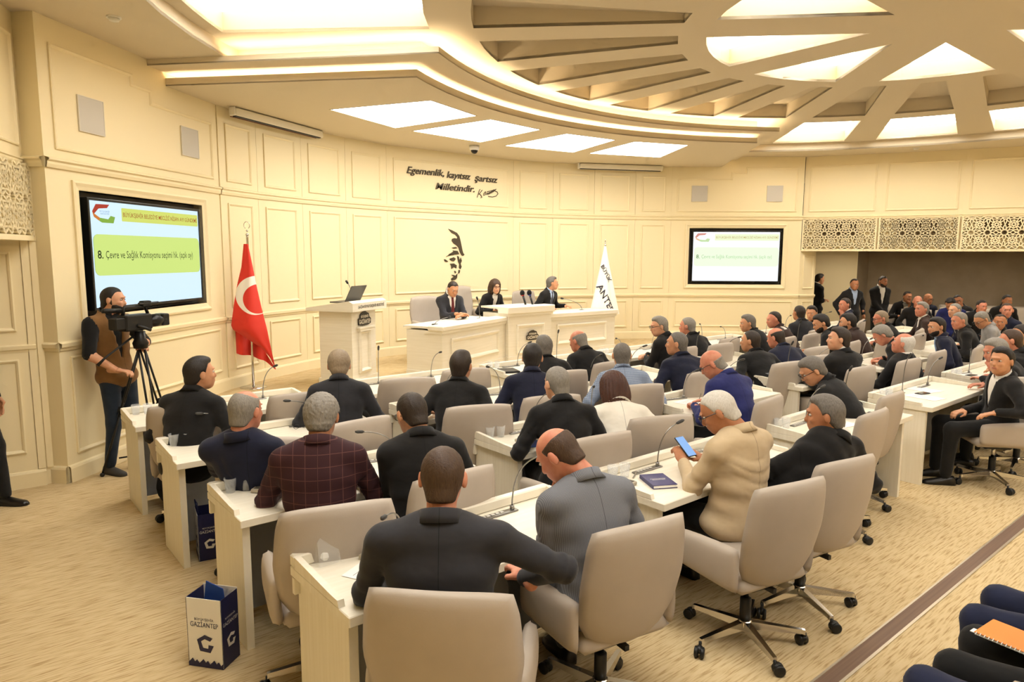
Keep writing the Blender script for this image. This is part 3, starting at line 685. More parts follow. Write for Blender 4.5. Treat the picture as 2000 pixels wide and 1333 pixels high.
# ---------------------------------------------------------------- implicit-surface figures
CORN8 = np.array([[i, j, k] for i in (0, 1) for j in (0, 1) for k in (0, 1)])
EDG = [(a, b) for a in range(8) for b in range(a+1, 8) if np.abs(CORN8[a]-CORN8[b]).sum() == 1]
def surfnet(F, org, h):
    s = F < 0
    n = np.array(F.shape)-1
    cs = sum(s[i:i+n[0], j:j+n[1], k:k+n[2]].astype(np.int8) for i, j, k in CORN8)
    act = (cs > 0) & (cs < 8); I = np.argwhere(act)
    if len(I) == 0: return np.zeros((0, 3)), np.zeros((0, 4), int)
    idx = -np.ones(act.shape, np.int64); idx[act] = np.arange(len(I))
    fv = np.stack([F[I[:, 0]+c[0], I[:, 1]+c[1], I[:, 2]+c[2]] for c in CORN8], 1)
    acc = np.zeros((len(I), 3)); cnt = np.zeros(len(I))
    for a, b in EDG:
        fa, fb = fv[:, a], fv[:, b]; m = (fa < 0) != (fb < 0); t = fa[m]/(fa[m]-fb[m])
        acc[m] += CORN8[a]+t[:, None]*(CORN8[b]-CORN8[a]); cnt[m] += 1
    V = org+h*(I+acc/cnt[:, None])
    Q = []
    for ax in range(3):
        a, b = [(1, 2), (2, 0), (0, 1)][ax]
        sl0 = [slice(1, -1)]*3; sl0[ax] = slice(0, -1); sl1 = list(sl0); sl1[ax] = slice(1, None)
        s0, s1 = s[tuple(sl0)], s[tuple(sl1)]; P = np.argwhere(s0 != s1)
        if len(P) == 0: continue
        fl = s0[P[:, 0], P[:, 1], P[:, 2]]
        off = np.ones(3, int); off[ax] = 0; P = P+off
        def c(da, db):
            q = P.copy(); q[:, a] += da; q[:, b] += db; return idx[q[:, 0], q[:, 1], q[:, 2]]
        q = np.stack([c(-1, -1), c(0, -1), c(0, 0), c(-1, 0)], 1); q[~fl] = q[~fl][:, ::-1]; Q.append(q)
    Q = np.concatenate(Q); Q = Q[(Q >= 0).all(1)]
    return V, Q
def rc(P, a, b, r1, r2):
    a = np.asarray(a, np.float32); b = np.asarray(b, np.float32); d = b-a; t = np.clip(((P-a)@d)/(d@d+1e-9), 0, 1)
    return np.linalg.norm(P-a-t[:, None]*d, axis=1)-(r1+(r2-r1)*t)
def el(P, c, r, R=None):
    q = P-np.asarray(c, np.float32)
    if R is not None: q = q@np.asarray(R, np.float32)
    r = np.asarray(r, np.float32); k0 = np.linalg.norm(q/r, axis=1); k1 = np.linalg.norm(q/(r*r), axis=1)
    return k0*(k0-1)/np.maximum(k1, 1e-6)
def smin(ds, k):
    D = np.stack(ds); m = D.min(0); return m-k*np.log(np.exp(-(D-m)/k).sum(0))
def grid(lo, hi, h):
    n = [int(math.ceil((hi[i]-lo[i])/h))+2 for i in range(3)]
    ax = [lo[i]-h*.5+h*np.arange(n[i]+1) for i in range(3)]
    G = np.stack(np.meshgrid(*ax, indexing='ij'), -1).reshape(-1, 3).astype(np.float32)
    return G, [len(a) for a in ax], np.array([a[0] for a in ax])
def sdf_mesh(fn, lo, hi, h):
    G, n, o = grid(lo, hi, h); return surfnet(fn(G).reshape(n), o, h)
def np_mesh(name, V, F, mats, mi=None):
    me = bpy.data.meshes.new(name); F = np.asarray(F)
    me.vertices.add(len(V)); me.vertices.foreach_set('co', np.asarray(V, np.float32).ravel())
    me.loops.add(F.size); me.loops.foreach_set('vertex_index', F.ravel().astype(np.int32))
    me.polygons.add(len(F)); me.polygons.foreach_set('loop_start', np.arange(0, F.size, 4, dtype=np.int32))
    for m in mats: me.materials.append(m)
    if mi is not None: me.polygons.foreach_set('material_index', np.asarray(mi, np.int32))
    me.polygons.foreach_set('use_smooth', np.ones(len(F), bool)); me.update(calc_edges=True); return me
# head: x right, y to the face, z up, origin in the middle of the head
def head_sdf(P):
    d = [el(P, (0, -.012, .028), (.077, .098, .090)), el(P, (0, .022, -.03), (.062, .068, .075)), el(P, (0, .060, -.088), (.028, .026, .024)),
         el(P, (0, .045, -.065), (.046, .045, .040)), rc(P, (0, -.028, -.05), (0, -.046, -.165), .054, .057)]
    h = smin(d, .012)
    h = smin([h, rc(P, (0, .086, .018), (0, .106, -.022), .008, .0135), el(P, (0, .088, .036), (.045, .013, .010)), el(P, (.035, .070, -.018), (.022, .020, .020)), el(P, (-.035, .070, -.018), (.022, .020, .020)),
              el(P, (0, .092, -.048), (.024, .010, .007)), el(P, (0, .090, -.060), (.021, .010, .008))], .005)
    for s in (-1, 1): h = -smin([-h, el(P, (s*.032, .100, .016), (.017, .016, .011))], .005)
    for s in (-1, 1):
        c, sn = math.cos(.35), math.sin(.35)
        e = el(P, (s*.084, -.012, -.004), (.010, .018, .033), np.array([[c, s*sn, 0], [-s*sn, c, 0], [0, 0, 1]]))
        h = smin([h, e], .004)
    return h
HEADS = {}
def head_mesh(res):
    if res not in HEADS: HEADS[res] = sdf_mesh(head_sdf, (-.12, -.135, -.225), (.12, .135, .135), res)
    return HEADS[res]
HAIR = {}
def hair_mesh(style, beard, res, brows=True):
    key = (style, beard, res)
    if key in HAIR: return HAIR[key]
    def zl(y, sh=0): return np.interp(y+sh, [-.12, -.06, -.03, -.012, .006, .020, .038, .058, .080, .115], [-.085, -.085, -.06, -.03, -.022, .030, .060, .076, .086, .094])
    def fn(P):
        x, y, z = P[:, 0], P[:, 1], P[:, 2]; cr = smin([el(P, (0, -.012, .028), (.077, .098, .090)), rc(P, (0, -.03, .0), (0, -.05, -.08), .06, .055)], .01); out = []
        if style in ('short', 'full', 'curly', 'thin', 'recede', 'ring', 'swept'):
            off = dict(short=.0065, full=.012, curly=.018, thin=.007, recede=.009, ring=.006, swept=.015)[style]
            g = z-zl(y, .035 if style == 'recede' else 0)-.016*np.clip(np.abs(x)/.055, 0, 1)**2*np.clip(y/.05, 0, 1)+.004*np.sin(x*90+.7)*np.clip(y/.05, 0, 1); d = cr-off*np.clip(g/.035, .12, 1)
            if style in ('full', 'swept'): d = smin([d, el(P, (0, .016, .102), (.056, .054, .024))], .012)
            if style == 'curly': d = d+.0045*np.sin(x*190+2*np.sin(z*70))*np.sin(y*170+1)*np.sin(z*180)
            d = d+.0012*np.sin(x*260+3*np.sin(y*50+z*35))*np.sin(z*90+y*60)
            cut = -g
            d = -smin([-d, -cut], .004)
            for s_ in (-1, 1): d = np.maximum(d, -el(P, (s_*.088, -.006, -.008), (.022, .026, .036)))
            if style == 'ring': d = np.maximum(d, z-(.058-.25*np.maximum(y, -.05)))
            if style == 'thin': d = np.maximum(d, -(np.linalg.norm(P-np.array([0, .01, .125], np.float32), axis=1)-.078))
            out.append(d)
        elif style == 'bob':
            d = smin([el(P, (0, -.02, .03), (.098, .112, .105)), el(P, (.06, -.03, -.07), (.045, .075, .09)), el(P, (-.06, -.03, -.07), (.045, .075, .09)), el(P, (0, -.07, -.07), (.08, .055, .10))], .02)
            d = d+.004*np.sin(np.arctan2(x, y+.02)*26+z*14); d = np.maximum(d, -smin([el(P, (0, .12, -.03), (.062, .10, .105))], .01)); out.append(d)
        elif style == 'stubble': out.append(np.maximum(np.maximum(cr-.003, zl(y)-z), z-.02))
        if beard in ('beard', 'goatee'):
            j = smin([el(P, (0, .022, -.03), (.062, .068, .075)), el(P, (0, .060, -.088), (.028, .026, .024)), el(P, (0, .045, -.065), (.046, .045, .040))], .012)-.0045
            j = np.maximum(j, z+.030+.45*np.maximum(0, y-.05)); j = np.maximum(j, -.012-y); j = np.maximum(j, -(el(P, (0, .105, -.052), (.020, .022, .009)))); out.append(j); out += [el(P, (s_*.0715, .010, -.012), (.0065, .011, .036)) for s_ in (-1, 1)]
        if beard in ('beard', 'moustache', 'goatee'): out.append(el(P, (0, .096, -.038), (.026, .010, .006)))
        for s in (-1, 1): out.append(rc(P, (s*.015, .1000, .0385), (s*.047, .0835, .0385), .0044, .0034))
        return np.minimum.reduce(out) if len(out) > 1 else out[0]
    HAIR[key] = sdf_mesh(fn, (-.125, -.155, -.19), (.125, .135, .155), res)
    return HAIR[key]
HANDS = {}
def hand_mesh(curl, res):
    """wrist at origin, fingers +y, palm -z, thumb on +x (a left hand, palm down)"""
    if (curl, res) in HANDS: return HANDS[curl, res]
    def fn(P):
        d = [el(P, (0, .048, 0), (.040, .052, .015)), rc(P, (0, -.07, 0), (0, .02, 0), .027, .026)]
        for x, l, y0 in ((.029, .92, .088), (.010, 1.0, .093), (-.010, .95, .090), (-.028, .75, .082)):
            p = np.array([x, y0, 0]); a = curl*.35
            for ln, r in ((.040, .0092), (.026, .0085), (.021, .0078)):
                q = p+np.array([x*.06, math.cos(a), -math.sin(a)])*ln*l; d.append(rc(P, p, q, r, r*.93)); p = q; a += curl*.8
        p0, p1 = np.array([.030, .022, -.004]), np.array([.056, .058, -.012-.012*curl]); p2 = p1+np.array([-.004-.014*curl, .032, -.008-.010*curl])
        d += [rc(P, p0, p1, .015, .011), rc(P, p1, p2, .0105, .0085)]
        return smin(d, .0032)
    HANDS[curl, res] = sdf_mesh(fn, (-.06, -.11, -.11), (.085, .21, .035), res)
    return HANDS[curl, res]
def basis(fwd, up):
    f = np.asarray(fwd, float); f = f/np.linalg.norm(f); u = np.asarray(up, float); u = u-f*(u@f); u = u/np.linalg.norm(u)
    return np.stack([np.cross(f, u), f, u], 1)     # columns: right, forward, up
def rotz(a): c, s = math.cos(a), math.sin(a); return np.array([[c, -s, 0], [s, c, 0], [0, 0, 1]])
SKIN = {}
def skin_mat(tone):
    return mat('skin '+tone, {'fair': 'dca987', 'mid': 'cf9873', 'tan': 'b87e5a', 'ruddy': 'd08f72'}[tone], .5, noise=((25, 25, 25), {'fair': 'd69b7a', 'mid': 'c58b66', 'tan': 'ad7350', 'ruddy': 'c67c62'}[tone], .35, .65), spec=.4)
EYEW = mat('eye white', 'b9aa9c', .35); EYED = mat('eye iris', '22160f', .2); LIP = mat('lips', 'b5715c', .5)
HAIRC = {'black': ('17120f', '221a15'), 'dark': ('241b15', '33271d'), 'brown': ('3c2a1d', '4c3726'), 'grey': ('78726a', '928c82'), 'salt': ('5a554e', '77716a'), 'white': ('bdb7ac', 'd6d1c8'), 'blond': ('7d6a52', '9c8b73'), 'chestnut': ('3a2016', '4d2a1c')}
def hair_mat(c): return mat('hair '+c, HAIRC[c][0], .55, noise=((150, 150, 45), HAIRC[c][1], .25, .75), bump=((230, 230, 60), .6, .004))
def cloth(c, alt=None, sc=(220, 220, 220)):
    return mat('cloth '+c, c, .82, spec=.25, noise=((9, 9, 9), alt or c, .3, .7), bump=((4, 4, 6), .45, .035), sheen=.10)
def seamed(m):
    nt = m.node_tree; N = nt.nodes; L = nt.links; b = N['Principled BSDF']; src = b.inputs['Base Color'].links[0].from_socket
    tc = N.new('ShaderNodeTexCoord'); sp = N.new('ShaderNodeSeparateXYZ'); L.new(tc.outputs['Object'], sp.inputs[0])
    a = N.new('ShaderNodeMath'); a.operation = 'ABSOLUTE'; L.new(sp.outputs[0], a.inputs[0]); l = N.new('ShaderNodeMath'); l.operation = 'LESS_THAN'; l.inputs[1].default_value = .0016; L.new(a.outputs[0], l.inputs[0])
    mx = N.new('ShaderNodeMix'); mx.data_type = 'RGBA'; mx.blend_type = 'MULTIPLY'; mx.inputs[7].default_value = (.45, .45, .45, 1); L.new(l.outputs[0], mx.inputs[0]); L.new(src, mx.inputs[6]); L.new(mx.outputs[2], b.inputs['Base Color'])
    return m
SUIT = {'black': cloth('151414', '1b1a1a'), 'charcoal': cloth('2c2c30', '323237'), 'navy': cloth('191c2d', '1e2136'), 'blue': cloth('22275a', '282e68'), 'brown': cloth('33241f', '3c2b25'), 'white': cloth('e2dccf', 'd6cfc0'),
        'beige': cloth('c6b190', 'bca684'), 'grey': stripes('grey pinstripe', '66686e', '7c7e84', 190, 0, .4), 'plaid': stripes('burgundy check', '34161c', '5e3a36', 16, 16, .055), 'tweed': stripes('blue tweed', '66748c', '8f9bb0', 70, 70, .4),
        'ltgrey': cloth('8e8b88', '999693'), 'tan': cloth('85613a', '7b5832'), 'darkgrey': cloth('232326', '2a2a2e')}
for m_ in SUIT.values(): seamed(m_)
TROU = {'black': cloth('131313', '191919'), 'navy': cloth('161a2a', '1c2033'), 'jeans': cloth('1d2633', '28323f'), 'grey': cloth('4e5056', '55585e'), 'charcoal': cloth('2c2c31', '323237'), 'midnight': cloth('1b2036', '222842')}
SHIRT = {'white': cloth('ece8e0', 'e4dfd6'), 'ltblue': cloth('a9b9d2', '9fb0cb'), 'black': cloth('141414', '1a1a1a'), 'grey': cloth('8d8a80', '97948a')}
SHOE = mat('black shoe leather', '141211', .3); SNEAK = mat('grey trainer', '3c3a37', .7)
def ik(s, t, l1, l2, pole):
    s, t, pole = np.asarray(s, float), np.asarray(t, float), np.asarray(pole, float); d = t-s; L = np.linalg.norm(d)
    if L > (l1+l2)*.995: t = s+d/L*(l1+l2)*.995; d = t-s; L = np.linalg.norm(d)
    a = (l1*l1-l2*l2+L*L)/(2*L); h = math.sqrt(max(0, l1*l1-a*a)); u = d/L; p = pole-u*(pole@u); p = p/(np.linalg.norm(p)+1e-9)
    return s+u*a+p*h, t
UPZ = np.array([0, 0, 1.])
ARMS = {  # hand targets in body axes (x right, y forward, z height): (left, right, curl, left finger dir, right finger dir)
    'desk': ((-.15, .40, .80), (.15, .40, .80), .5, (.45, .9, 0), (-.45, .9, 0)),
    'fold': ((.06, .38, .81), (-.06, .36, .83), .8, (.95, .25, 0), (-.95, .25, 0)),
    'wide': ((-.27, .34, .80), (.27, .34, .80), .5, (.2, 1, 0), (-.2, 1, 0)),
    'phone': ((-.045, .40, .88), (.06, .38, .87), 1.0, (.3, .7, .6), (-.5, .7, .5)),
    'write': ((-.14, .42, .80), (-.02, .46, .81), 1.0, (.5, .8, 0), (-.5, .8, -.1)),
    'lap': ((-.10, .30, .60), (.10, .30, .60), .6, (.5, .8, -.1), (-.5, .8, -.1)),
    'chin': ((-.10, .30, 0), (.17, .40, .80), 1.4, (.1, .4, .9), (-.45, .9, 0)),
    'down': ((-.27, .06, .80), (.27, .06, .80), .5, (0, .2, -1), (0, .2, -1)),
}
def person(label, head, th=0, hy=None, hp=10, suit='black', hair='short', hc='dark', skin='mid', arms='desk', beard=None, trousers='black', shirt=None, tie=None, glasses=False,
           group='people', floor=0., seat=.50, stand=False, hroll=0, hand_override=None, fat=1.0, size=1.0, lod=None, hip=None, shoes=SHOE, rw=.195, extra=None, legs=True, wc=False):
    th_, hy_ = math.radians(th), math.radians(th if hy is None else hy); R0 = rotz(th_)
    head = np.array(head, float); dist = math.hypot(head[0]-CAM.x, head[1]-CAM.y)
    lod = lod or (0 if dist < 5 else 1 if dist < 9 else 2)
    hres, jres, dres = ((.0068, .0125, .0052), (.0082, .017, .007), (.0105, .023, .0095))[lod]
    p = math.radians(hp); fwd = np.array([-math.sin(hy_)*math.cos(p), math.cos(hy_)*math.cos(p), -math.sin(p)]); HR = basis(fwd, UPZ)
    if hroll: c, s = math.cos(math.radians(hroll)), math.sin(math.radians(hroll)); HR = HR@np.array([[c, 0, s], [0, 1, 0], [-s, 0, c]])
    nb = head+HR@np.array([0, -.045, -.14])*size; nb[2] = min(nb[2], head[2]-.10)
    f2 = R0@np.array([0, 1., 0]); r2 = R0@np.array([1., 0, 0])
    hz = floor+(seat+.07 if not stand else .95*size)
    if hip is None:
        dz = nb[2]-hz; lean = math.sqrt(max(.0, .53**2-dz*dz)) if not stand else .02
        hip = (nb[:2]-f2[:2]*min(lean, .36))
    H = np.array([hip[0], hip[1], hz])
    root = empty('person', (H[0], H[1], floor), th_, label, 'person', group)
    Wm = R0.T; org = np.array([H[0], H[1], floor])
    loc = lambda q: Wm@(np.asarray(q, float)-org)
    HL, NL = loc(H), loc(nb); HRl = Wm@HR; hl = loc(head)
    mid = (HL+NL)/2+np.array([0, -.05 if not stand else -.01, .0])
    bz = lambda t: (1-t)**2*HL+2*t*(1-t)*mid+t*t*NL
    spine = []
    for t, w_, d_ in ((0., .182, .135), (.22, .165, .124), (.45, .172, .124), (.66, .188, .120), (.84, .170, .104)):
        tg = 2*(1-t)*(mid-HL)+2*t*(NL-mid); up = tg/np.linalg.norm(tg); R = basis(np.cross(up, [1, 0, 0]), up); spine.append((bz(t), (w_*fat, d_*fat, .13), R))
    tg = (NL-mid)/np.linalg.norm(NL-mid); sc = NL-tg*.075
    shx = rw*size*(.5+.5*fat); sh = [sc+np.array([s*shx*.93, 0, -.005]) for s in (-1, 1)]
    A = ARMS[arms]; hands = []; cur = A[2]
    for i in (0, 1):
        tgt = np.array(A[i], float); tgt[2] += floor if not stand else 0
        tgt[2] -= floor
        if arms == 'chin' and i == 0: tgt = hl+HRl@np.array([-.02, .085, -.105])
        fd = np.array(A[3+i], float); pole = np.array([(-1, 1)[i]*.55, -.35, -.8]); cu = cur
        if hand_override and i in hand_override:
            ho = hand_override[i]; tgt = np.array(ho[0], float); fd = np.array(ho[1], float); cu = ho[2] if len(ho) > 2 else cur; pole = np.array(ho[3], float) if len(ho) > 3 else pole
        if arms == 'chin' and i == 1 and not (hand_override and 1 in hand_override): cu = .5
        fdn = fd/np.linalg.norm(fd); wr = tgt-fdn*.085
        e, wr = ik(sh[i], wr, .285*size, .265*size, pole); hands.append((e, wr, fdn, cu))
    # --- jacket
    FW = (rng.normal(size=(3, 2))*np.array([[20, 10], [24, 13], [30, 15]])).astype(np.float32); vest = bool(extra and extra.get('vest'))
    upc = [el_ for el_ in spine]
    def jack(P, grow=0., arms_on=True):
        d = [el(P, c, np.array(r)+grow, R) for c, r, R in upc]
        d.append(rc(P, sh[0]*.97+sc*.03-tg*.006, sh[1]*.97+sc*.03-tg*.006, .060+grow, .060+grow))
        d.append(rc(P, sc-tg*.03, NL-tg*.062, .088+grow, .066+grow))
        if not stand or True: d.append(el(P, HL+np.array([0, .015, -.01]), (.19*fat+grow, .15*fat+grow, .11)))
        for s_, q_ in zip((-1, 1), sh): d.append(el(P, q_+np.array([-s_*.045, -.004, .018]), (.080+grow, .068+grow, .044+grow)))
        b = smin(d, .016)
        if arms_on or vest:
            for i in (0, 1):
                e, wr, fd, cu = hands[i]; wv = wr-(wr-e)*.03
                a = smin([rc(P, sh[i]-np.array([0, 0, .014]), e, .062, .052)] + ([rc(P, e, wv, .051, .040)] if not vest else []), .012) if arms_on else rc(P, sh[i], sh[i]*.8+e*.2, .066, .064)
                w1 = .006*np.sin((P@(e-sh[i]))*330+2*np.sin(P[:, 0]*25))*np.exp(-np.linalg.norm(P-e, axis=1)**2/.012); a = a+w1
                b = smin([b, a], .010)
        q = P@FW; f_ = np.sin(q[:, 0]+2.4*np.sin(q[:, 1])); b = b+.0030*np.sin(q[:, 1]*1.4+q[:, 0]*.8)+.010*np.exp(-(f_/.38)**2)*np.clip(np.sin(q[:, 1]*.8+1), 0, 1)*np.clip((NL[2]-.06-P[:, 2])/.10, 0, 1)
        return b
    pts = np.array([c for c, r, R in spine]+sh+[h[0] for h in hands]+[h[1] for h in hands]); lo, hi = pts.min(0)-.17*max(1, fat), pts.max(0)+.13; lo[0] -= .06; hi[0] += .06; hi[2] = max(NL[2], sh[0][2], *[h[1][2] for h in hands])+.10
    open_front = shirt is not None
    zc = bz(.30)
    def jfn(P):
        d = jack(P, 0., not vest)
        if open_front:      # lapel opening
            q = P-NL; zz = NL[2]-P[:, 2]; depth = NL[2]-zc[2]
            v = np.abs(P[:, 0]-(NL[0]+(zc[0]-NL[0])*np.clip(zz/depth, 0, 1)))-(.064*np.clip(1-zz/depth, 0, 1)+.003)
            fr = bz(.6)[1]-.0-P[:, 1]+.02; bt = zz-depth
            d = np.maximum(d, -np.maximum(np.maximum(v, fr), bt))
        return d
    V, Q = sdf_mesh(jfn, lo, hi, jres); o = link(bpy.data.objects.new('jacket', np_mesh('jacket', V, Q, [SUIT[suit] if isinstance(suit, str) else suit])), root)
    # collar of the jacket / shirt
    mb = MB(); cu_ = []
    Rn = basis(np.cross(tg, [1, 0, 0]), tg)
    def ring(c, r, h, tilt, a0=0, a1=2*PI, n=20, th__=.008, fl=.026):
        R = []
        for k in range(n+1):
            a = a0+(a1-a0)*k/n; dx, dy = math.sin(a), -math.cos(a)
            pr = [c+Rn@np.array([dx*(r+q), dy*(r*1.05+q), z+tilt*dy]) for q, z in ((fl, -h*1.5), (fl*.3, -h*.2), (.0, h), (-th__*1.2, h), (-th__*1.2, -h*1.5))]; R.append([tuple(x) for x in pr])
        return R
    MB().rings(ring(NL+tg*.010, .078, .020, -.022, -2.2, 2.2), True, True, True).obj('jacket_collar', SUIT[suit] if isinstance(suit, str) else suit, root, True)
    if wc or shirt: MB().rings(ring(NL+tg*.030, .0665, .019, -.020, -2.95, 2.95, 20, .004, .0), True).obj('shirt_collar', SHIRT[shirt or 'white'], root, True)
    if open_front:
        V, Q = sdf_mesh(lambda P: jack(P, -.012, False) if not vest else smin([jack(P, -.012, False)]+[rc(P, sh[i_], hands[i_][0], .066, .058) for i_ in (0, 1)], .01), lo, hi, jres*1.3); link(bpy.data.objects.new('shirt', np_mesh('shirt', V, Q, [SHIRT[shirt]])), root)
        if tie:
            P_ = [bz(t)+np.array([0, .12, 0]) for t in (.95, .8, .62, .42)]
            for q in P_:      # push to the shirt surface
                for _ in range(14):
                    dd = float(jack(np.array([q], np.float32), -.010, False)[0]); q[1] -= dd*.8
            wds = (.020, .022, .030, .036); mbt = MB()
            mbt.rings([[(q[0]-w_, q[1]-.002, q[2]), (q[0], q[1]+.010, q[2]), (q[0]+w_, q[1]-.002, q[2]), (q[0], q[1]-.02, q[2])] for q, w_ in zip(P_, wds)], True, True, True)
            mbt.obj('tie', mat('tie '+tie, tie, .6), root)
    # --- trousers and shoes
    if legs:
        hipj = [HL+np.array([s*.09, .02, -.02]) for s in (-1, 1)]
        if stand: kn = [np.array([s*.10, .05, .50*size]) for s in (-1, 1)]; an = [np.array([s*.11, .02, .10]) for s in (-1, 1)]
        else: kn = [np.array([s*.14, HL[1]+.43, seat+.03]) for s in (-1, 1)]; an = [np.array([s*.13, HL[1]+.45, .10]) for s in (-1, 1)]
        if extra and 'ankles' in extra: an = [np.array(q, float) for q in extra['ankles']]
        if extra and 'knees' in extra: kn = [np.array(q, float) for q in extra['knees']]
        def tf(P): return smin([el(P, HL+np.array([0, .0, -.03]), (.172*fat, .13*fat, .10))]+[rc(P, hipj[i], kn[i], .090*fat, .068) for i in (0, 1)]+[rc(P, kn[i], an[i], .066, .050) for i in (0, 1)], .012)
        q = np.array(hipj+kn+an); V, Q = sdf_mesh(tf, q.min(0)-.13*fat, q.max(0)+.13*fat, (.016, .024, .034)[lod]); link(bpy.data.objects.new('trousers', np_mesh('trousers', V, Q, [TROU[trousers]])), root)
        for i in (0, 1):
            a = an[i]; mbs = MB(); pr = []
            for y_, w_, h_ in ((-.085, .022, .05), (-.07, .034, .085), (-.02, .037, .095), (.04, .040, .072), (.11, .046, .050), (.165, .038, .040), (.19, .018, .028)):
                pr.append([(a[0]+w_*sx_, a[1]+y_, max(.002, h_*hz_)) for sx_, hz_ in ((-1, .02), (-1, .45), (-.7, .85), (0, 1), (.7, .85), (1, .45), (1, .02))])
            mbs.rings([r_[::-1] for r_ in pr], True, True, True).obj('shoe', shoes, root, True)
    # --- body: head with neck, chest core and both hands as one mesh
    V0, Q0 = head_mesh(hres); Vs = [(HRl@(V0*size).T).T+hl]; Qs = [Q0]; mi = [np.zeros(len(Q0), int)]
    cz = V0[Q0].mean(1); m0 = np.zeros(len(Q0), int); m0[(np.abs(cz[:, 0]) < .020) & (cz[:, 1] > .094) & (cz[:, 2] < -.046) & (cz[:, 2] > -.064)] = 3; mi[0] = m0
    n0 = len(V0)
    eb = MB()
    for s in (-1, 1):
        eb.mi = 1; eb.ball((s*.032, .0785, .014), (.0145, .0125, .0085), 10, 6); eb.mi = 2; eb.ball((s*.032, .0875, .014), (.0066, .0055, .0066), 8, 5)
    for f in eb.f: pass
    ev = (HRl@(np.array(eb.v)*size).T).T+hl; ef = [f if len(f) == 4 else None for f in eb.f]; ek = [i for i, f in enumerate(ef) if f]
    Vs.append(ev); Qs.append(np.array([ef[i] for i in ek])+n0); mi.append(np.array([eb.m[i] for i in ek])); n0 += len(ev)
    Vc, Qc = sdf_mesh(lambda P: smin([rc(P, mid, NL, .09, .05)]+[rc(P, sh[i], hands[i][0], .038, .032 if not vest else .046) for i in (0, 1)]+[rc(P, sh[0], sh[1], .05, .05)]+[rc(P, hands[i][0], hands[i][1], .048 if vest else .029, .028 if vest else .022) for i in (0, 1)], .01), lo, hi+.05, .03 if not vest else .014)
    Vs.append(Vc); Qs.append(Qc+n0); mi.append(np.zeros(len(Qc), int)); n0 += len(Vc)
    for i in (0, 1):
        e, wr, fd, cu = hands[i]; Vh, Qh = hand_mesh(round(cu, 1), dres)
        up = np.array([0, 0, 1.]) if abs(fd[2]) < .75 else np.array([(-1, 1)[i]*1., -.2, 0.])
        if hand_override and i in hand_override and len(hand_override[i]) > 4: up = np.array(hand_override[i][4], float)
        B = basis(fd, up); v = Vh.copy()
        if i == 1: v[:, 0] *= -1; Qh = Qh[:, ::-1]
        Vs.append((B@v.T).T+wr); Qs.append(Qh+n0); mi.append(np.zeros(len(Qh), int)); n0 += len(v)
    link(bpy.data.objects.new('body', np_mesh('body', np.concatenate(Vs), np.concatenate(Qs), [skin_mat(skin), EYEW, EYED, LIP], np.concatenate(mi))), root)
    if hair:
        V, Q = hair_mesh(hair, beard, hres); link(bpy.data.objects.new('hair', np_mesh('hair', (HRl@(V*size).T).T+hl, Q, [hair_mat(hc)])), root)
    if glasses:
        g = MB(); TR = lambda q: tuple(HRl@(np.array(q)*size)+hl)
        for s in (-1, 1):
            g.tube([TR((s*.033+.024*math.cos(a), .111-.003*abs(math.cos(a)), .012+.017*math.sin(a))) for a in [2*PI*k/12 for k in range(13)]], .0022, 5)
            g.tube([TR((s*.057, .106, .018)), TR((s*.080, .05, .018)), TR((s*.085, -.01, .012)), TR((s*.083, -.03, -.01))], .0024, 5)
        g.tube([TR((-.009, .112, .015)), TR((0, .114, .018)), TR((.009, .112, .015))], .0022, 5)
        g.obj('glasses', mat('dark spectacle frame', '1c1512', .3), root)
    root['_hip'] = [float(H[0]), float(H[1])]; del root['_hip']
    return root, H, R0, org, hands
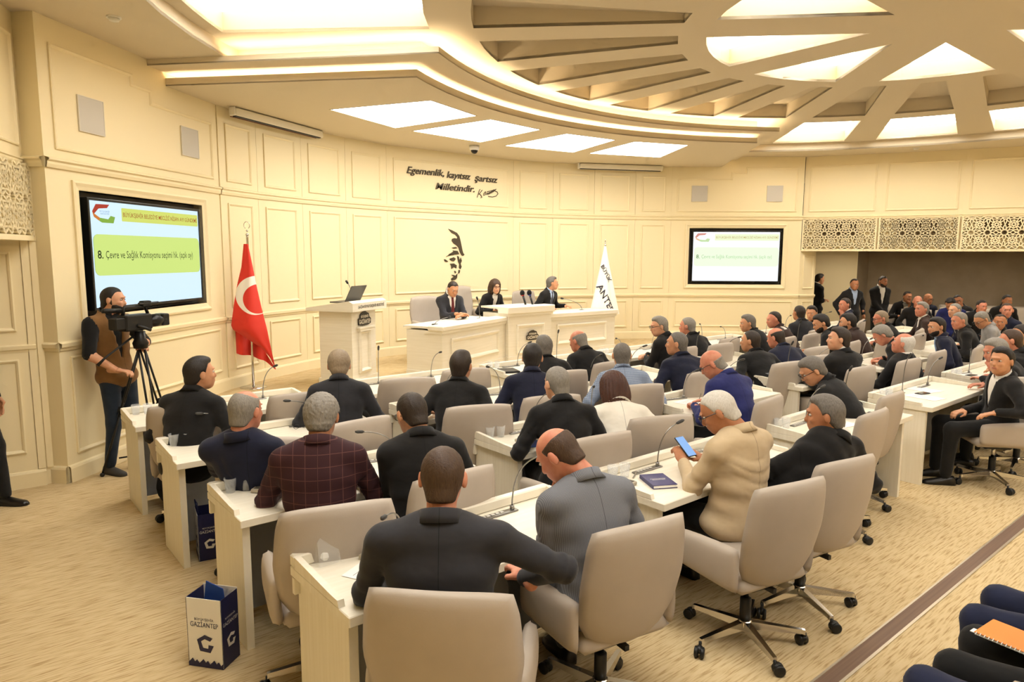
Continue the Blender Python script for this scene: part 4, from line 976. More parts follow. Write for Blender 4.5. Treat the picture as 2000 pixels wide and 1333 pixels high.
# ---------------------------------------------------------------- chairs
def build_chair():
    """faces +y, origin on the floor under the gas lift"""
    t = {}
    def back(u, v):     # v up, u across
        z = .70+.285*v
        w_ = np.interp(z, [.41, .47, .55, .72, .90, .99], [.15, .215, .262, .285, .272, .255])
        x = u*w_; y = -.205-.085*(z-.42)/.55-.02*math.sin((z-.42)*5)+.055*u*u
        n = Vector((-.30*u, -1, .16)).normalized(); return (x, y, z+(.015*(1-u*u) if v > .9 else 0)), n
    mb = puffy(back, 16, 18, .038, 7, .16); t['backrest'] = mb.mesh('chair backrest', LEATH, True)
    def arm(s):
        def fn(u, v):   # u along y (back to front), v up
            y = .03+.225*u; top = .655-.035*(u+1)/2; bot = .405+.02*(u+1)/2
            z = (top+bot)/2+(top-bot)/2*v; x = s*(.272+.012*(u+1)/2-.01*v*v)
            return (x, y, z), Vector((-s*1., .0, .0)) if s > 0 else Vector((1., 0, 0))
        return puffy(fn, 12, 10, .032, 6, .30)
    for s, nm in ((-1, 'armrest'), (1, 'armrest.')):
        m = arm(s)
        if s > 0: m.f = [f for f in m.f]
        t[nm] = m.mesh('chair armrest', LEATH, True)
    def seat(u, v):
        return (u*.255, .03+.235*v, .445-.012*v*v-.01*u*u), Vector((0, 0, 1))
    t['seat'] = puffy(seat, 12, 12, .05, 6, .2).mesh('chair seat', LEATH, True)
    t['mechanism'] = MB().bbox(-.09, .09, -.12, .12, .345, .40, .01).box(-.012, .012, -.19, -.12, .36, .385).mesh('chair mechanism', BLACKP)
    t['gas_lift'] = MB().lathe([(.0, .10), (.03, .10), (.03, .25), (.024, .255), (0, .255)], 14).mesh('chair gas sleeve', BLACKP, True)
    t['piston'] = MB().lathe([(.0, .25), (.015, .25), (.015, .36), (0, .36)], 12).mesh('chair piston', CHROME, True)
    legs = MB().rings([[(x, y, z) for x, z in ((-.020*k, z0), (.020*k, z0), (.015*k, z1), (-.015*k, z1))][::-1] for y, k, z0, z1 in ((.0, 1.3, .075, .125), (.06, 1.15, .08, .12), (.30, .75, .075, .097), (.315, .7, .07, .095))], True, True, True)
    t['leg'] = legs.mesh('chair base leg', CHROME)
    t['hub'] = MB().lathe([(0, .065), (.036, .065), (.04, .09), (.036, .125), (0, .13)], 16).mesh('chair hub', CHROME, True)
    c = MB()
    for s in (-1, 1):
        c.rings([[(s*x, .022+r*math.cos(2*PI*k/14), .03+r*math.sin(2*PI*k/14)) for k in range(14)] for x, r in ((.006, .022), (.010, .03), (.022, .03), (.026, .024))][::(1 if s < 0 else -1)], True, True, True)
    c.tube([(0, 0, .03), (0, 0, .078)], .008, 8).ball((0, .012, .042), (.02, .028, .022), 10, 6)
    t['caster'] = c.mesh('chair caster', BLACKP, True)
    return t
CH = build_chair(); CHAIR0 = None
def chair(x, y, rz, label, spin=0, z=0):
    global CHAIR0
    rz = math.radians(rz)
    if CHAIR0 is None:
        r = empty('swivel_chair', (x, y, z), rz, label, 'chair', 'beige swivel chairs')
        for k in ('backrest', 'armrest', 'armrest.', 'seat', 'mechanism', 'gas_lift', 'piston', 'hub'): inst(k.strip('.'), CH[k], r)
        for k in range(5):
            M = Matrix.Rotation(2*PI*k/5+.3, 4, 'Z'); inst('leg', CH['leg'], r, M)
            inst('caster', CH['caster'], r, M @ Matrix.Translation((0, .315, 0)) @ Matrix.Rotation(.7*k, 4, 'Z'))
        CHAIR0 = r; return r
    return copy_tree(CHAIR0, (x, y, z), rz, label)
# ---------------------------------------------------------------- council desks
BL = [-6.24, -4.36, -2.44, -.51, 1.38, 3.28, 5.18]; DW, DD = 1.50, .57
ROWY = {'A': -.10, 'B': 1.12, 'C': 2.36, 'D': 3.59}
def build_desk():
    t = {}
    zt = .745
    t['desktop'] = MB().bbox(0, DW, -DD, 0, zt-.045, zt, .004).mesh('desk top', WHITE)
    t['back_ledge'] = MB().bbox(0, DW, -.05, .0, zt+.001, zt+.055, .006).mesh('desk back ledge', WHITE)
    def lip(x0, x1):
        pr = [(-.052, zt+.001), (-.052, zt+.055), (-.40, zt+.030), (-.47, zt+.028), (-.48, zt+.001)]
        m = MB().rings([[(x0, y, z) for y, z in pr], [(x1, y, z) for y, z in pr]], True, True, True); return m
    t['side_lip'] = lip(0, .028).mesh('desk side lip', WHITE)
    t['side_lip.'] = lip(DW-.028, DW).mesh('desk side lip', WHITE)
    t['apron'] = MB().box(.0, DW, -.045, -.02, zt-.12, zt-.046).mesh('desk apron', WHITE)
    t['side_panel'] = MB().box(.025, .065, -DD+.06, -.025, .0, zt-.046).mesh('desk side panel', WHITE)
    t['side_panel.'] = MB().box(DW-.065, DW-.025, -DD+.06, -.025, .0, zt-.046).mesh('desk side panel', WHITE)
    t['modesty_panel'] = MB().box(.066, DW-.066, -.16, -.14, .04, zt-.046).mesh('desk modesty panel', GREYP)
    return t
DK = build_desk(); DESK0 = None
ROWN = {'A': 'row nearest the camera', 'B': 'second row from the camera', 'C': 'third row from the camera', 'D': 'row nearest the stage'}
ORD = ['first', 'second', 'third', 'fourth', 'fifth', 'sixth', 'seventh']
for rn, nb_ in (('A', 5), ('B', 6), ('C', 7), ('D', 7)):
    for k in range(nb_):
        lb = 'white two-seat desk, %s from the near aisle in the %s' % (ORD[k], ROWN[rn])
        if DESK0 is None:
            DESK0 = empty('council_desk', (BL[k], ROWY[rn], 0), 0, lb, 'desk', 'white council desks')
            for q, me in DK.items(): inst(q.strip('.'), me, DESK0)
        else: copy_tree(DESK0, (BL[k], ROWY[rn], 0), 0, lb)
# ---------------------------------------------------------------- desk microphones
def bez(p0, p1, p2, n=10): return [tuple((1-t)**2*Vector(p0)+2*t*(1-t)*Vector(p1)+t*t*Vector(p2)) for t in [i/n for i in range(n+1)]]
MIC_B = MB().bbox(-.20, .06, -.022, .022, .0, .008, .003).mesh('microphone base', MICG)
MIC_K = MB()
for k in range(5): MIC_K.box(-.17+k*.03, -.150+k*.03, -.008, .008, .008, .011)
MIC_K = MIC_K.mesh('microphone keys', mat('pale key', 'd8d5cd', .4))
MICS = []
for tip in ((.0, -.20, .30), (.10, -.14, .32), (-.14, -.12, .30), (-.20, -.05, .22), (.16, -.05, .28), (.02, -.04, .37)):
    mb = MB().tube([(.03, 0, .006), (.03, 0, .03)], .012, 8); q = Vector(tip)
    mb.tube(bez((.03, 0, .02), (.03, .0, .02+q.z*.75), q, 12), .0042, 6)
    d = (q-Vector((.03, 0, .02+q.z*.75))).normalized()
    c = MB().tube([q-d*.01, q+d*.002, q+d*.035, q+d*.05], [.006, .0105, .0115, .006], 10)
    MICS.append((mb.mesh('microphone gooseneck', MICG, True), c.mesh('microphone capsule', mat('dark mic capsule', '3a3835', .5), True)))
def mic(x, y, z, rz, kind, label):
    t = empty('desk_microphone', (x, y, z), math.radians(rz), label, 'microphone', 'gooseneck microphones')
    inst('base_plate', MIC_B, t); inst('keys', MIC_K, t); inst('gooseneck', MICS[kind][0], t); inst('capsule', MICS[kind][1], t)
CUP = MB().lathe([(.026, 0), (.036, .085), (.0345, .085), (.0245, .004)], 16, None, True, True).mesh('cup', GLASS, True)
def cup(x, y, label, z=.747):
    o = bpy.data.objects.new('drinking_cup', CUP); o.location = (x, y, z); link(o, None, label, 'cup', 'clear cups on the desks')
# ---------------------------------------------------------------- the people
P_ = []   # short description -> hip, for chairs
def seated(desc, head, seat_no=None, ch=None, **k):
    r, H, R0, org, hands = person(desc, head, group='councillors at the desks', **k)
    P_.append((desc, H, k.get('th', 0), ch, r)); return r, H, R0, org, hands
# chair positions measured from the photograph: backrest centre and turn
def cb(x, y, a): a_ = math.radians(a); return (x-math.sin(a_)*.27, y+math.cos(a_)*.27, a)
seated('man in charcoal suit with thinning brown hair, seen from behind up close', (-5.90, -.80, 1.25), ch=cb(-6.12, -1.10, -45), th=-38, hy=-40, hp=14, suit='charcoal', hair='short', hc='brown', skin='ruddy', arms='desk', fat=1.14, rw=.22, hand_override={1: ((.30, .30, .78), (-.3, .9, 0), .5, (1, -.1, -.3))})
seated('balding man in grey pinstripe suit with his hand at his mouth', (-5.20, -.70, 1.19), ch=cb(-5.12, -1.14, -10), th=-12, hy=24, hp=42, suit='grey', trousers='grey', hair='ring', hc='brown', skin='ruddy', arms='chin', fat=1.08)
SEAT3 = seated('white-haired man in a beige jacket holding a phone', (-3.90, -.68, 1.20), ch=cb(-4.13, -1.28, -12), th=-6, hy=32, hp=34, suit='beige', hair='short', hc='white', skin='tan', arms='phone', glasses=True, beard='moustache', fat=1.12)
seated('grey-haired man in black leaning back with an arm over his chair', (-3.20, -.97, 1.13), ch=cb(-3.51, -1.27, -11), th=-20, hy=28, hp=8, suit='black', hair='full', hc='salt', skin='tan', arms='desk', fat=1.05, hip=(-3.42, -.86), wc=True, hand_override={1: ((.30, -.16, .62), (-.1, -.4, -.9), .5, (1, .1, .25))})
seated('man with curly grey hair in a burgundy checked jacket', (-5.78, .56, 1.22), ch=cb(-6.03, -.15, -16), th=-28, hy=-38, hp=18, suit='plaid', hair='curly', hc='grey', skin='tan', arms='desk', fat=1.12)
seated('dark-haired man in black resting his cheek on his hand', (-5.32, .38, 1.20), ch=cb(-5.34, -.09, -2), th=-22, hy=-4, hp=26, suit='black', hair='short', hc='dark', skin='mid', arms='chin', glasses=True, fat=1.05)
seated('man with thin grey hair in a navy jacket near the aisle', (-6.01, 1.09, 1.19), ch=cb(-5.90, 1.19, -29), th=-35, hy=-58, hp=8, suit='navy', hair='thin', hc='grey', skin='ruddy', arms='desk', hip=(-5.92, 1.15))
seated('dark-haired man in black nearest the cameraman', (-5.90, 2.41, 1.22), ch=cb(-6.05, 2.42, -39), th=-45, hy=-86, hp=2, suit='black', hair='full', hc='black', skin='mid', arms='desk', fat=1.05)
seated('man with swept grey-blond hair and thin glasses facing the lectern', (-4.88, 2.23, 1.20), ch=cb(-5.15, 2.36, -12), th=-28, hy=-26, hp=18, suit='darkgrey', hair='swept', hc='blond', skin='fair', arms='desk', glasses=True, fat=1.05)
seated('man in black with dark slicked hair in front of the stage desk', (-4.10, 1.61, 1.20), ch=cb(-4.30, 1.10, -23), th=-46, hy=-58, hp=0, suit='black', hair='full', hc='dark', skin='mid', arms='wide')
seated('dark-haired man in a navy suit with a tablet before him', (-3.36, 1.57, 1.20), ch=cb(-3.62, 1.02, -20), th=-34, hy=-46, hp=10, suit='navy', hair='full', hc='black', skin='mid', arms='desk')
seated('man with close-cropped grey hair in a black suit and white collar', (-4.03, .55, 1.20), ch=cb(-4.20, -.06, -8), wc=True, th=-30, hy=-10, hp=10, suit='black', hair='short', hc='grey', skin='fair', arms='desk')
seated('woman with chestnut bobbed hair in a cream blazer', (-3.42, .57, 1.09), ch=cb(-3.50, .02, -22), th=-34, hy=-22, hp=22, suit='white', hair='bob', hc='chestnut', skin='fair', arms='desk', fat=.94, rw=.185)
seated('man with dark grey hair in black right under the desk emblem', (-2.50, 2.37, 1.14), th=-24, hy=-20, hp=6, suit='black', hair='full', hc='salt', arms='desk')
seated('bald man in black bending forward in the row by the stage', (-1.84, 2.52, 1.14), th=-12, hy=12, hp=18, suit='black', hair='ring', hc='grey', skin='ruddy', arms='desk')
seated('man in a blue tweed jacket with short dark grey hair', (-2.41, 1.37, 1.16), th=-38, hy=-40, hp=4, suit='tweed', hair='short', hc='salt', skin='mid', arms='desk')
seated('grey-haired man in navy turning his head aside', (-1.53, 1.40, 1.20), th=-22, hy=28, hp=2, suit='navy', hair='short', hc='salt', skin='mid', arms='desk')
seated('grey-haired man in profile with clasped hands by the stage', (-.43, 2.50, 1.22), wc=True, th=8, hy=56, hp=12, suit='black', hair='full', hc='grey', skin='fair', arms='fold', glasses=True)
seated('man with grey temples in black beneath the far screen', (.35, 2.64, 1.16), wc=True, th=-6, hy=20, hp=6, suit='black', hair='short', hc='grey', skin='ruddy', arms='desk')
SEAT20 = seated('bald man in a royal blue suit writing', (-2.24, .49, 1.17), ch=cb(-2.30, -.11, 8), wc=True, th=-8, hy=30, hp=36, suit='blue', hair='stubble', hc='grey', skin='ruddy', arms='write', glasses=True, fat=1.12)
seated('man in black with cropped dark hair behind the bald writer', (-.29, 1.31, 1.14), th=-22, hy=16, hp=4, suit='black', hair='short', hc='dark', skin='mid', arms='desk')
seated('balding man in navy bowing his head below the far screen', (.40, 1.39, 1.12), wc=True, th=-18, hy=4, hp=16, suit='navy', hair='ring', hc='dark', skin='ruddy', arms='desk')
seated('stout grey-haired man in profile under the far screen', (1.57, 2.49, 1.14), wc=True, th=10, hy=46, hp=10, suit='black', hair='full', hc='salt', skin='mid', arms='lap', fat=1.1)
seated('balding man in a dark brown suit and tie in profile', (2.30, 2.50, 1.15), th=8, hy=50, hp=12, suit='brown', hair='recede', hc='dark', skin='ruddy', arms='lap', shirt='white', tie='3a3a44')
seated('man seen from behind beside the gallery jamb', (3.20, 2.58, 1.20), th=-24, hy=-20, hp=2, suit='darkgrey', hair='short', hc='dark', skin='tan', arms='desk')
seated('dark-haired man half hidden facing back by the jamb', (3.95, 2.75, 1.15), th=60, hy=100, hp=10, suit='black', hair='full', hc='black', skin='mid', arms='lap')
seated('bearded man in black with a white shirt looking down', (1.82, 1.54, 1.20), th=14, hy=46, hp=24, suit='black', hair='full', hc='black', skin='mid', beard='beard', shirt='white', arms='desk')
seated('heavy young man in black with dark brushed hair in profile', (-.13, .39, 1.24), wc=True, th=-12, hy=36, hp=0, suit='black', hair='full', hc='dark', skin='fair', arms='desk', fat=1.22)
seated('grey-haired man with glasses and moustache slumped over his desk', (-1.48, -.02, 1.10), wc=True, th=6, hy=46, hp=36, suit='black', hair='full', hc='salt', skin='mid', beard='moustache', glasses=True, arms='lap')
seated('bearded man with dark hair in a brown-black jacket', (2.48, 1.48, 1.18), wc=True, th=0, hy=32, hp=8, suit='brown', hair='full', hc='black', beard='beard', skin='mid', arms='desk')
seated('man in navy holding his hand over his mouth', (5.10, 2.73, 1.245), th=34, hy=62, hp=6, suit='navy', hair='short', hc='dark', skin='ruddy', shirt='white', arms='chin')
seated('ginger-grey man with beard and glasses holding papers', (3.56, 1.48, 1.17), wc=True, th=10, hy=46, hp=14, suit='black', hair='short', hc='blond', beard='goatee', glasses=True, skin='ruddy', arms='desk')
seated('man with bushy grey hair bending over a pencil', (1.73, .71, 1.12), th=4, hy=30, hp=44, suit='black', hair='curly', hc='grey', skin='ruddy', arms='write')
seated('white-haired man leaning back with a white collar', (.86, .13, 1.14), wc=True, th=-8, hy=10, hp=-10, suit='black', hair='thin', hc='white', skin='ruddy', arms='lap', hip=(.84, .26))
seated('grey-haired man in a brown suit stretching an arm forward', (5.07, 1.46, 1.24), th=34, hy=62, hp=0, suit='brown', hair='full', hc='grey', skin='ruddy', shirt='white', tie='2d2a30', arms='desk')
seated('black-bearded man in navy suit and light blue tie', (2.56, .38, 1.20), th=22, hy=56, hp=10, suit='navy', hair='full', hc='black', beard='beard', skin='mid', shirt='ltblue', tie='6f8fb8', arms='lap')
seated('pale grey-haired man behind the black-bearded one', (5.86, 1.23, 1.20), th=30, hy=66, hp=4, suit='navy', hair='short', hc='grey', skin='fair', shirt='white', arms='lap')
seated('man with cropped grey hair and a white collar in profile', (3.79, .51, 1.20), wc=True, th=18, hy=52, hp=14, suit='black', hair='short', hc='grey', skin='ruddy', arms='desk')
seated('man in a light grey suit bent over his papers', (4.36, .40, 1.19), th=24, hy=58, hp=38, suit='ltgrey', hair='short', hc='grey', glasses=True, skin='mid', arms='desk')
seated('balding man in black with a green-grey tie turning around', (5.00, .34, 1.12), th=60, hy=104, hp=4, suit='black', hair='recede', hc='dark', skin='tan', shirt='white', tie='6a6a4c', arms='lap')
seated('man with brown hair and white shirt facing the camera side', (5.83, .48, 1.25), th=70, hy=110, hp=2, suit='navy', hair='short', hc='brown', skin='ruddy', shirt='white', tie='23232c', arms='lap')
seated('red-haired man in black close to the edge of the picture', (1.37, -.73, 1.22), th=-8, hy=20, hp=10, suit='black', hair='short', hc='brown', skin='ruddy', arms='desk')
seated('grey-haired man hiding behind his hand at the nearest row', (.65, -.80, 1.18), th=18, hy=42, hp=20, suit='black', hair='full', hc='grey', skin='ruddy', arms='chin')
seated('dark-haired man lounging in his chair with a hand on the armrest', (-.10, -1.05, 1.18), ch=(.10, -1.00, 40), wc=True, th=38, hy=76, hp=2, suit='black', hair='full', hc='black', skin='mid', arms='lap', shirt='white', fat=1.05, hip=(.10, -1.02),
       hand_override={0: ((-.28, .22, .715), (.2, 1, -.25), .5, (-.9, -.5, .1)), 1: ((.02, .34, .66), (-.4, .8, -.1), .7)})
seated('man cut off by the picture edge beside the red-haired man', (2.11, -.64, 1.22), th=10, hy=40, hp=10, suit='black', hair='short', hc='dark', skin='mid', arms='desk')
used = []
for desc, H, th, ch, r in P_:
    x, y, a = ch if ch else (H[0]+.02*math.sin(math.radians(th)), H[1]+.03, th*.5)
    used.append((x, y)); chair(x, y, a, 'beige swivel chair of the '+' '.join(desc.split()[:11]))
for x, y, a, lb in ((*cb(-2.14, -.84, 2), 'empty beige swivel chair pushed in at the row nearest the camera, left of two'), (*cb(-1.42, -.81, -3), 'empty beige swivel chair pushed in at the row nearest the camera, right of two'),
                 (*cb(-5.20, 1.25, 3), 'empty beige swivel chair behind the burgundy jacket'), (*cb(-4.12, 2.42, -24), 'empty beige swivel chair facing the lectern microphone'), (*cb(-3.40, 2.50, -14), 'empty beige swivel chair hidden behind the man with slicked hair'),
                 (*cb(.95, 2.35, 2), 'empty beige swivel chair below the middle of the far screen'), (*cb(1.0, 1.15, -6), 'empty beige swivel chair behind the heavy young man'), (*cb(3.5, -.02, 6), 'empty beige swivel chair by the cropped grey-haired man'),
                 (*cb(4.35, 1.2, 14), 'empty beige swivel chair near the brown suit'), (*cb(4.5, 2.45, 8), 'empty beige swivel chair below the gallery door'), (*cb(-1.45, 1.16, 4), 'empty beige swivel chair in front of the bald writer')):
    if all(math.hypot(x-u, y-v) > .5 for u, v in used): chair(x, y, a, lb)
# ---------------------------------------------------------------- stage people
CH_ST = []
for desc, hd, k in (('dark-haired clerk with a red tie reading at the stage desk', (-1.04, 6.14, 1.56), dict(th=176, hy=172, hp=28, suit='charcoal', hair='short', hc='dark', beard='moustache', shirt='white', tie='6a1f24', arms='fold')),
                   ('woman chairing with bobbed brown hair, glasses and black jacket', (.15, 6.56, 1.555), dict(th=186, hy=166, hp=12, suit='black', hair='bob', hc='brown', skin='fair', shirt='white', glasses=True, arms='desk', fat=.92, rw=.185)),
                   ('grey-haired man in a dark suit reaching along the stage desk', (1.50, 6.54, 1.58), dict(th=192, hy=232, hp=2, suit='black', hair='full', hc='salt', shirt='ltblue', tie='3a3a46', arms='wide'))):
    r, H, *_ = person(desc, hd, group='people on the stage', floor=STG, **k); CH_ST.append((desc, H))
for (desc, H), dx, dy, dz in zip(CH_ST, (-.20, -.28, -.17), (.20, .26, .20), (1.08, 1.2, 1.08)):
    rc_ = chair(H[0]+dx, H[1]+dy, 178, 'high-backed beige chair behind the '+' '.join(desc.split()[:7]), z=STG); rc_.scale = (1.05, 1.05, dz)
# ---------------------------------------------------------------- gallery people
for desc, hd, k in (('young man with folded arms standing by the gallery door', (8.15, 4.72, 1.587), dict(th=-120, hy=-125, suit='black', hair='full', hc='black', shirt='white', arms='fold', hand_override={0: ((.10, .22, 1.12), (1, .2, .1), .8), 1: ((-.10, .24, 1.10), (-1, .2, .1), .8)})),
                   ('standing man in open jacket and blue shirt at the gallery', (7.45, 3.62, 1.52), dict(th=150, hy=140, suit='black', hair='recede', hc='dark', skin='tan', shirt='ltblue', arms='down')),
                   ('standing bearded man with clasped hands against the gallery wall', (8.35, 3.42, 1.568), dict(th=146, hy=150, hp=12, suit='black', hair='short', hc='dark', skin='tan', beard='beard', shirt='white', arms='down', hand_override={0: ((.02, .20, .82), (.5, .3, -.7), .8), 1: ((-.02, .22, .84), (-.5, .3, -.7), .8)}))):
    person(desc, hd, stand=True, group='people in the gallery', size=.97, **k)
GAL = empty('gallery_seat', (0, 0, 0)); bpy.data.objects.remove(GAL)
gm = None
for desc, hd, k in (('seated man in black resting his cheek on his hand in the gallery', (9.19, 3.22, 1.22), dict(suit='black', hair='short', hc='dark', skin='tan', shirt='grey', arms='chin', th=130, hy=140)),
                   ('bald ruddy man at the front of the gallery', (7.81, 2.51, 1.20), dict(suit='black', hair='stubble', hc='grey', skin='ruddy', arms='lap', th=110, hy=120)),
                   ('bald man with glasses in the shaded gallery', (8.95, 2.72, 1.20), dict(suit='navy', hair='stubble', hc='dark', skin='tan', glasses=True, arms='lap', th=130, hy=140)),
                   ('dark-haired man in a blue suit leaning forward in the gallery', (7.95, 1.97, 1.18), dict(suit='blue', hair='full', hc='black', skin='tan', arms='lap', th=110, hy=90, hp=40)),
                   ('dark-haired man with glasses tilting his head in the gallery', (8.95, 2.15, 1.198), dict(suit='darkgrey', hair='short', hc='black', skin='tan', glasses=True, arms='lap', th=120, hy=110, hroll=20)),
                   ('moustached man in black sitting in the middle of the gallery', (8.0, 1.45, 1.163), dict(suit='black', hair='short', hc='dark', skin='ruddy', beard='moustache', arms='lap', th=130, hy=140)),
                   ('man half hidden behind another at the gallery edge', (9.35, 1.40, 1.22), dict(suit='black', hair='short', hc='black', skin='tan', arms='lap', th=130, hy=135))):
    r, H, R0, org, hands = person(desc, hd, group='people in the gallery', **k)
    t = empty('gallery_seat', (H[0], H[1], 0), math.radians(k['th']), 'beige upholstered gallery seat under the '+' '.join(desc.split()[:8]), 'seat', 'gallery seats')
    if gm is None:
        gm = (puffy(lambda u, v: ((u*.28, -.22-.06*v, .78+.24*v), Vector((0, -1, .1))), 10, 10, .05, 6, .1).mesh('gallery seat back', LEATH, True), puffy(lambda u, v: ((u*.28, .02+.24*v, .43), Vector((0, 0, 1))), 10, 10, .06, 6, .1).mesh('gallery seat cushion', LEATH, True), MB().box(-.22, .22, -.16, .16, 0, .38).box(-.30, -.25, -.2, .2, 0, .62).box(.25, .30, -.2, .2, 0, .62).mesh('gallery seat frame', BLACKP))
    inst('backrest', gm[0], t); inst('seat', gm[1], t); inst('frame', gm[2], t)
for i, (x, y) in enumerate(((9.9, 3.3), (10.2, 2.6), (10.5, 1.95), (10.75, 1.35), (11.0, .7))):
    t = empty('gallery_seat', (x, y, 0), math.radians(116), 'empty beige seat against the taupe gallery wall, %s from the corner' % ORD[i], 'seat', 'gallery seats')
    inst('backrest', gm[0], t); inst('seat', gm[1], t); inst('frame', gm[2], t)
# ---------------------------------------------------------------- cameraman, bystander, visitors at the back row
CMAN = person('bearded cameraman in a brown waistcoat standing beside his tripod', (-6.09, 4.46, 1.665), th=-150, hy=-122, hp=6, stand=True, suit='tan', hair='short', hc='black', beard='beard', skin='fair', shirt='black', trousers='jeans', shoes=SNEAK, group='people standing', size=1.0, lod=0, hip=(-6.10, 4.50), rw=.20,
       hand_override={0: ((-.09, .27, 1.22), (.5, .8, .1), .9, (-.8, -.2, -.6)), 1: ((.13, .28, 1.02), (-.3, .95, -.05), .9, (.8, -.4, -.5))}, extra={'ankles': ((-.13, .06, .10), (.13, .0, .10)), 'vest': True})
person('bystander in black trousers cut off by the picture edge', (-7.24, 4.10, 1.62), th=-130, stand=True, suit='black', hair='short', hc='dark', group='people standing', arms='down', hip=(-7.25, 4.13), extra={'ankles': ((-.07, .20, .10), (.12, -.05, .10)), 'knees': ((-.09, .14, .5), (.1, .03, .5))})
for desc, hd, k in (('visitor in midnight blue trousers in the back row, nearest the camera', (-4.78, -2.50, 1.25), dict(suit='navy', trousers='midnight')),
                    ('visitor with dark tights and an orange notebook on the lap', (-4.30, -2.53, 1.20), dict(suit='black', trousers='black', hair='bob', hc='brown', fat=.95)),
                    ('visitor in navy trousers in the back row behind the notebook', (-3.82, -2.47, 1.25), dict(suit='navy', trousers='midnight'))):
    kk = dict(hair='short', hc='dark', arms='lap', hand_override={0: ((-.12, .12, .68), (.3, .9, -.1), .5), 1: ((.12, .12, .68), (-.3, .9, -.1), .5)}); kk.update(k)
    r, H, *_ = person(desc, hd, th=0, group='visitors in the back row', lod=1, hip=(hd[0], hd[1]-.02), **kk)
    chair(H[0], H[1]-.04, 0, 'beige chair out of sight under the '+' '.join(desc.split()[:6]))
# ---------------------------------------------------------------- microphones, cups and papers on the desks
ZT = .746
kinds = [0, 1, 2, 3, 4, 5]
spots = {'A': 'row nearest the camera', 'B': 'second row', 'C': 'third row', 'D': 'row by the stage'}
special = {('A', 0, 0): (3, 30), ('A', 0, 1): (1, 0), ('B', 0, 0): (3, 0), ('C', 0, 0): (3, 0), ('A', 1, 0): (4, 0), ('A', 3, 0): (5, 0), ('A', 3, 1): (4, 0), ('B', 3, 0): (5, 0)}
i = 0
for rn, nb_ in (('A', 5), ('B', 6), ('C', 7), ('D', 7)):
    for k in range(nb_):
        for s in (0, 1):
            kd, rz = special.get((rn, k, s), (kinds[(i*5+k+s*2) % 6], random.uniform(-20, 20))); i += 1
            if (rn, k, s) in (('A', 4, 1), ('B', 5, 1), ('C', 6, 1), ('D', 6, 1)): continue
            mic(BL[k]+.48+.66*s, ROWY[rn]-.115, ZT, rz, kd, 'gooseneck microphone at the %s seat of the %s desk, %s' % (('near', 'far')[s], ORD[k], spots[rn]))
        for s in (0, 1):
            if rn == 'A' and k == 0: continue
            cup(BL[k]+.10+.085*s, ROWY[rn]-.10-.02*s, 'clear drinking cup, %s of the pair on the %s desk, %s' % (('outer', 'inner')[s], ORD[k], spots[rn]))
BLUEB = mat('blue leaflet', '3f5aa0', .4)
def slabobj(name, x, y, rz, w_, d_, h_, m, label, cat, z=ZT+.001, **k):
    o = MB().bbox(-w_/2, w_/2, -d_/2, d_/2, 0, h_, min(.002, h_*.4)).obj(name, m, label=label, cat=cat, **k); o.location = (x, y, z); o.rotation_euler = (0, 0, math.radians(rz)); return o
def book(x, y, rz, label, m=NAVYC):
    t = empty('book', (x, y, ZT+.001), math.radians(rz), label, 'book', 'navy books')
    MB().box(-.075, .075, -.105, .105, 0, .003).box(-.075, .075, -.105, .105, .019, .022).box(-.077, -.074, -.105, .105, 0, .022).obj('cover', m, t)
    MB().box(-.073, .071, -.102, .102, .003, .019).obj('pages', PAPER, t)
    text_mb('BÜYÜKŞEHİR\nBELEDİYESİ', .016, M=Matrix.Translation((0, .0, .0225))).obj('title', PAPER, t)
def phone(x, y, rz, label, c=BLACKP):
    t = empty('phone', (x, y, ZT+.001), math.radians(rz), label, 'phone', 'phones on the desks')
    MB().bbox(-.037, .037, -.077, .077, 0, .008, .003).obj('case', c, t); MB().bbox(-.034, .034, -.073, .073, .008, .0088, .0003).obj('display', mat('black glass', '0c0d0f', .06), t)
def paper(x, y, rz, label):
    t = slabobj('paper_sheet', x, y, rz, .21, .297, .0015, PAPER, label, 'paper', group='papers on the desks')
    ln = MB()
    for k in range(9): ln.box(-.085, .085-(.05 if k % 3 == 2 else 0), .10-.02*k, .104-.02*k, .0015, .0017)
    ln.obj('print_lines', mat('grey print', '9a9a9a', .8), t)
def pen(x, y, rz, label, z=ZT+.006):
    o = MB().tube([(-.07, 0, 0), (.055, 0, 0), (.07, 0, 0)], [.004, .0042, .001], 7).obj('pen', mat('silver pen', 'a9a49a', .3, .6), label=label, cat='pen', group='pens'); o.location = (x, y, z); o.rotation_euler = (0, 0, math.radians(rz))
def tin(x, y, rz, label, z=ZT+.001):
    t = empty('gift_box', (x, y, z), math.radians(rz), label, 'box', 'small gift boxes')
    MB().bbox(-.04, .04, -.04, .04, 0, .022, .004).obj('box', mat('grey tin', 'b2a996', .4, .3), t); MB().box(-.028, .028, -.028, .028, .022, .0235).obj('lid_picture', mat('dark picture', '453f36', .5), t)
paper(-5.95, -.42, 28, 'printed sheet under the elbow of the man in charcoal'); paper(-5.36, -.36, -8, 'printed sheet before the grey pinstripe suit'); tin(-5.93, -.26, 20, 'small square gift box beside the man in charcoal')
pen(-5.32, -.20, -10, 'silver pen near the car key'); slabobj('car_key', -5.30, -.16, -20, .035, .075, .014, BLACKP, 'black car key beside the gooseneck microphone', 'key')
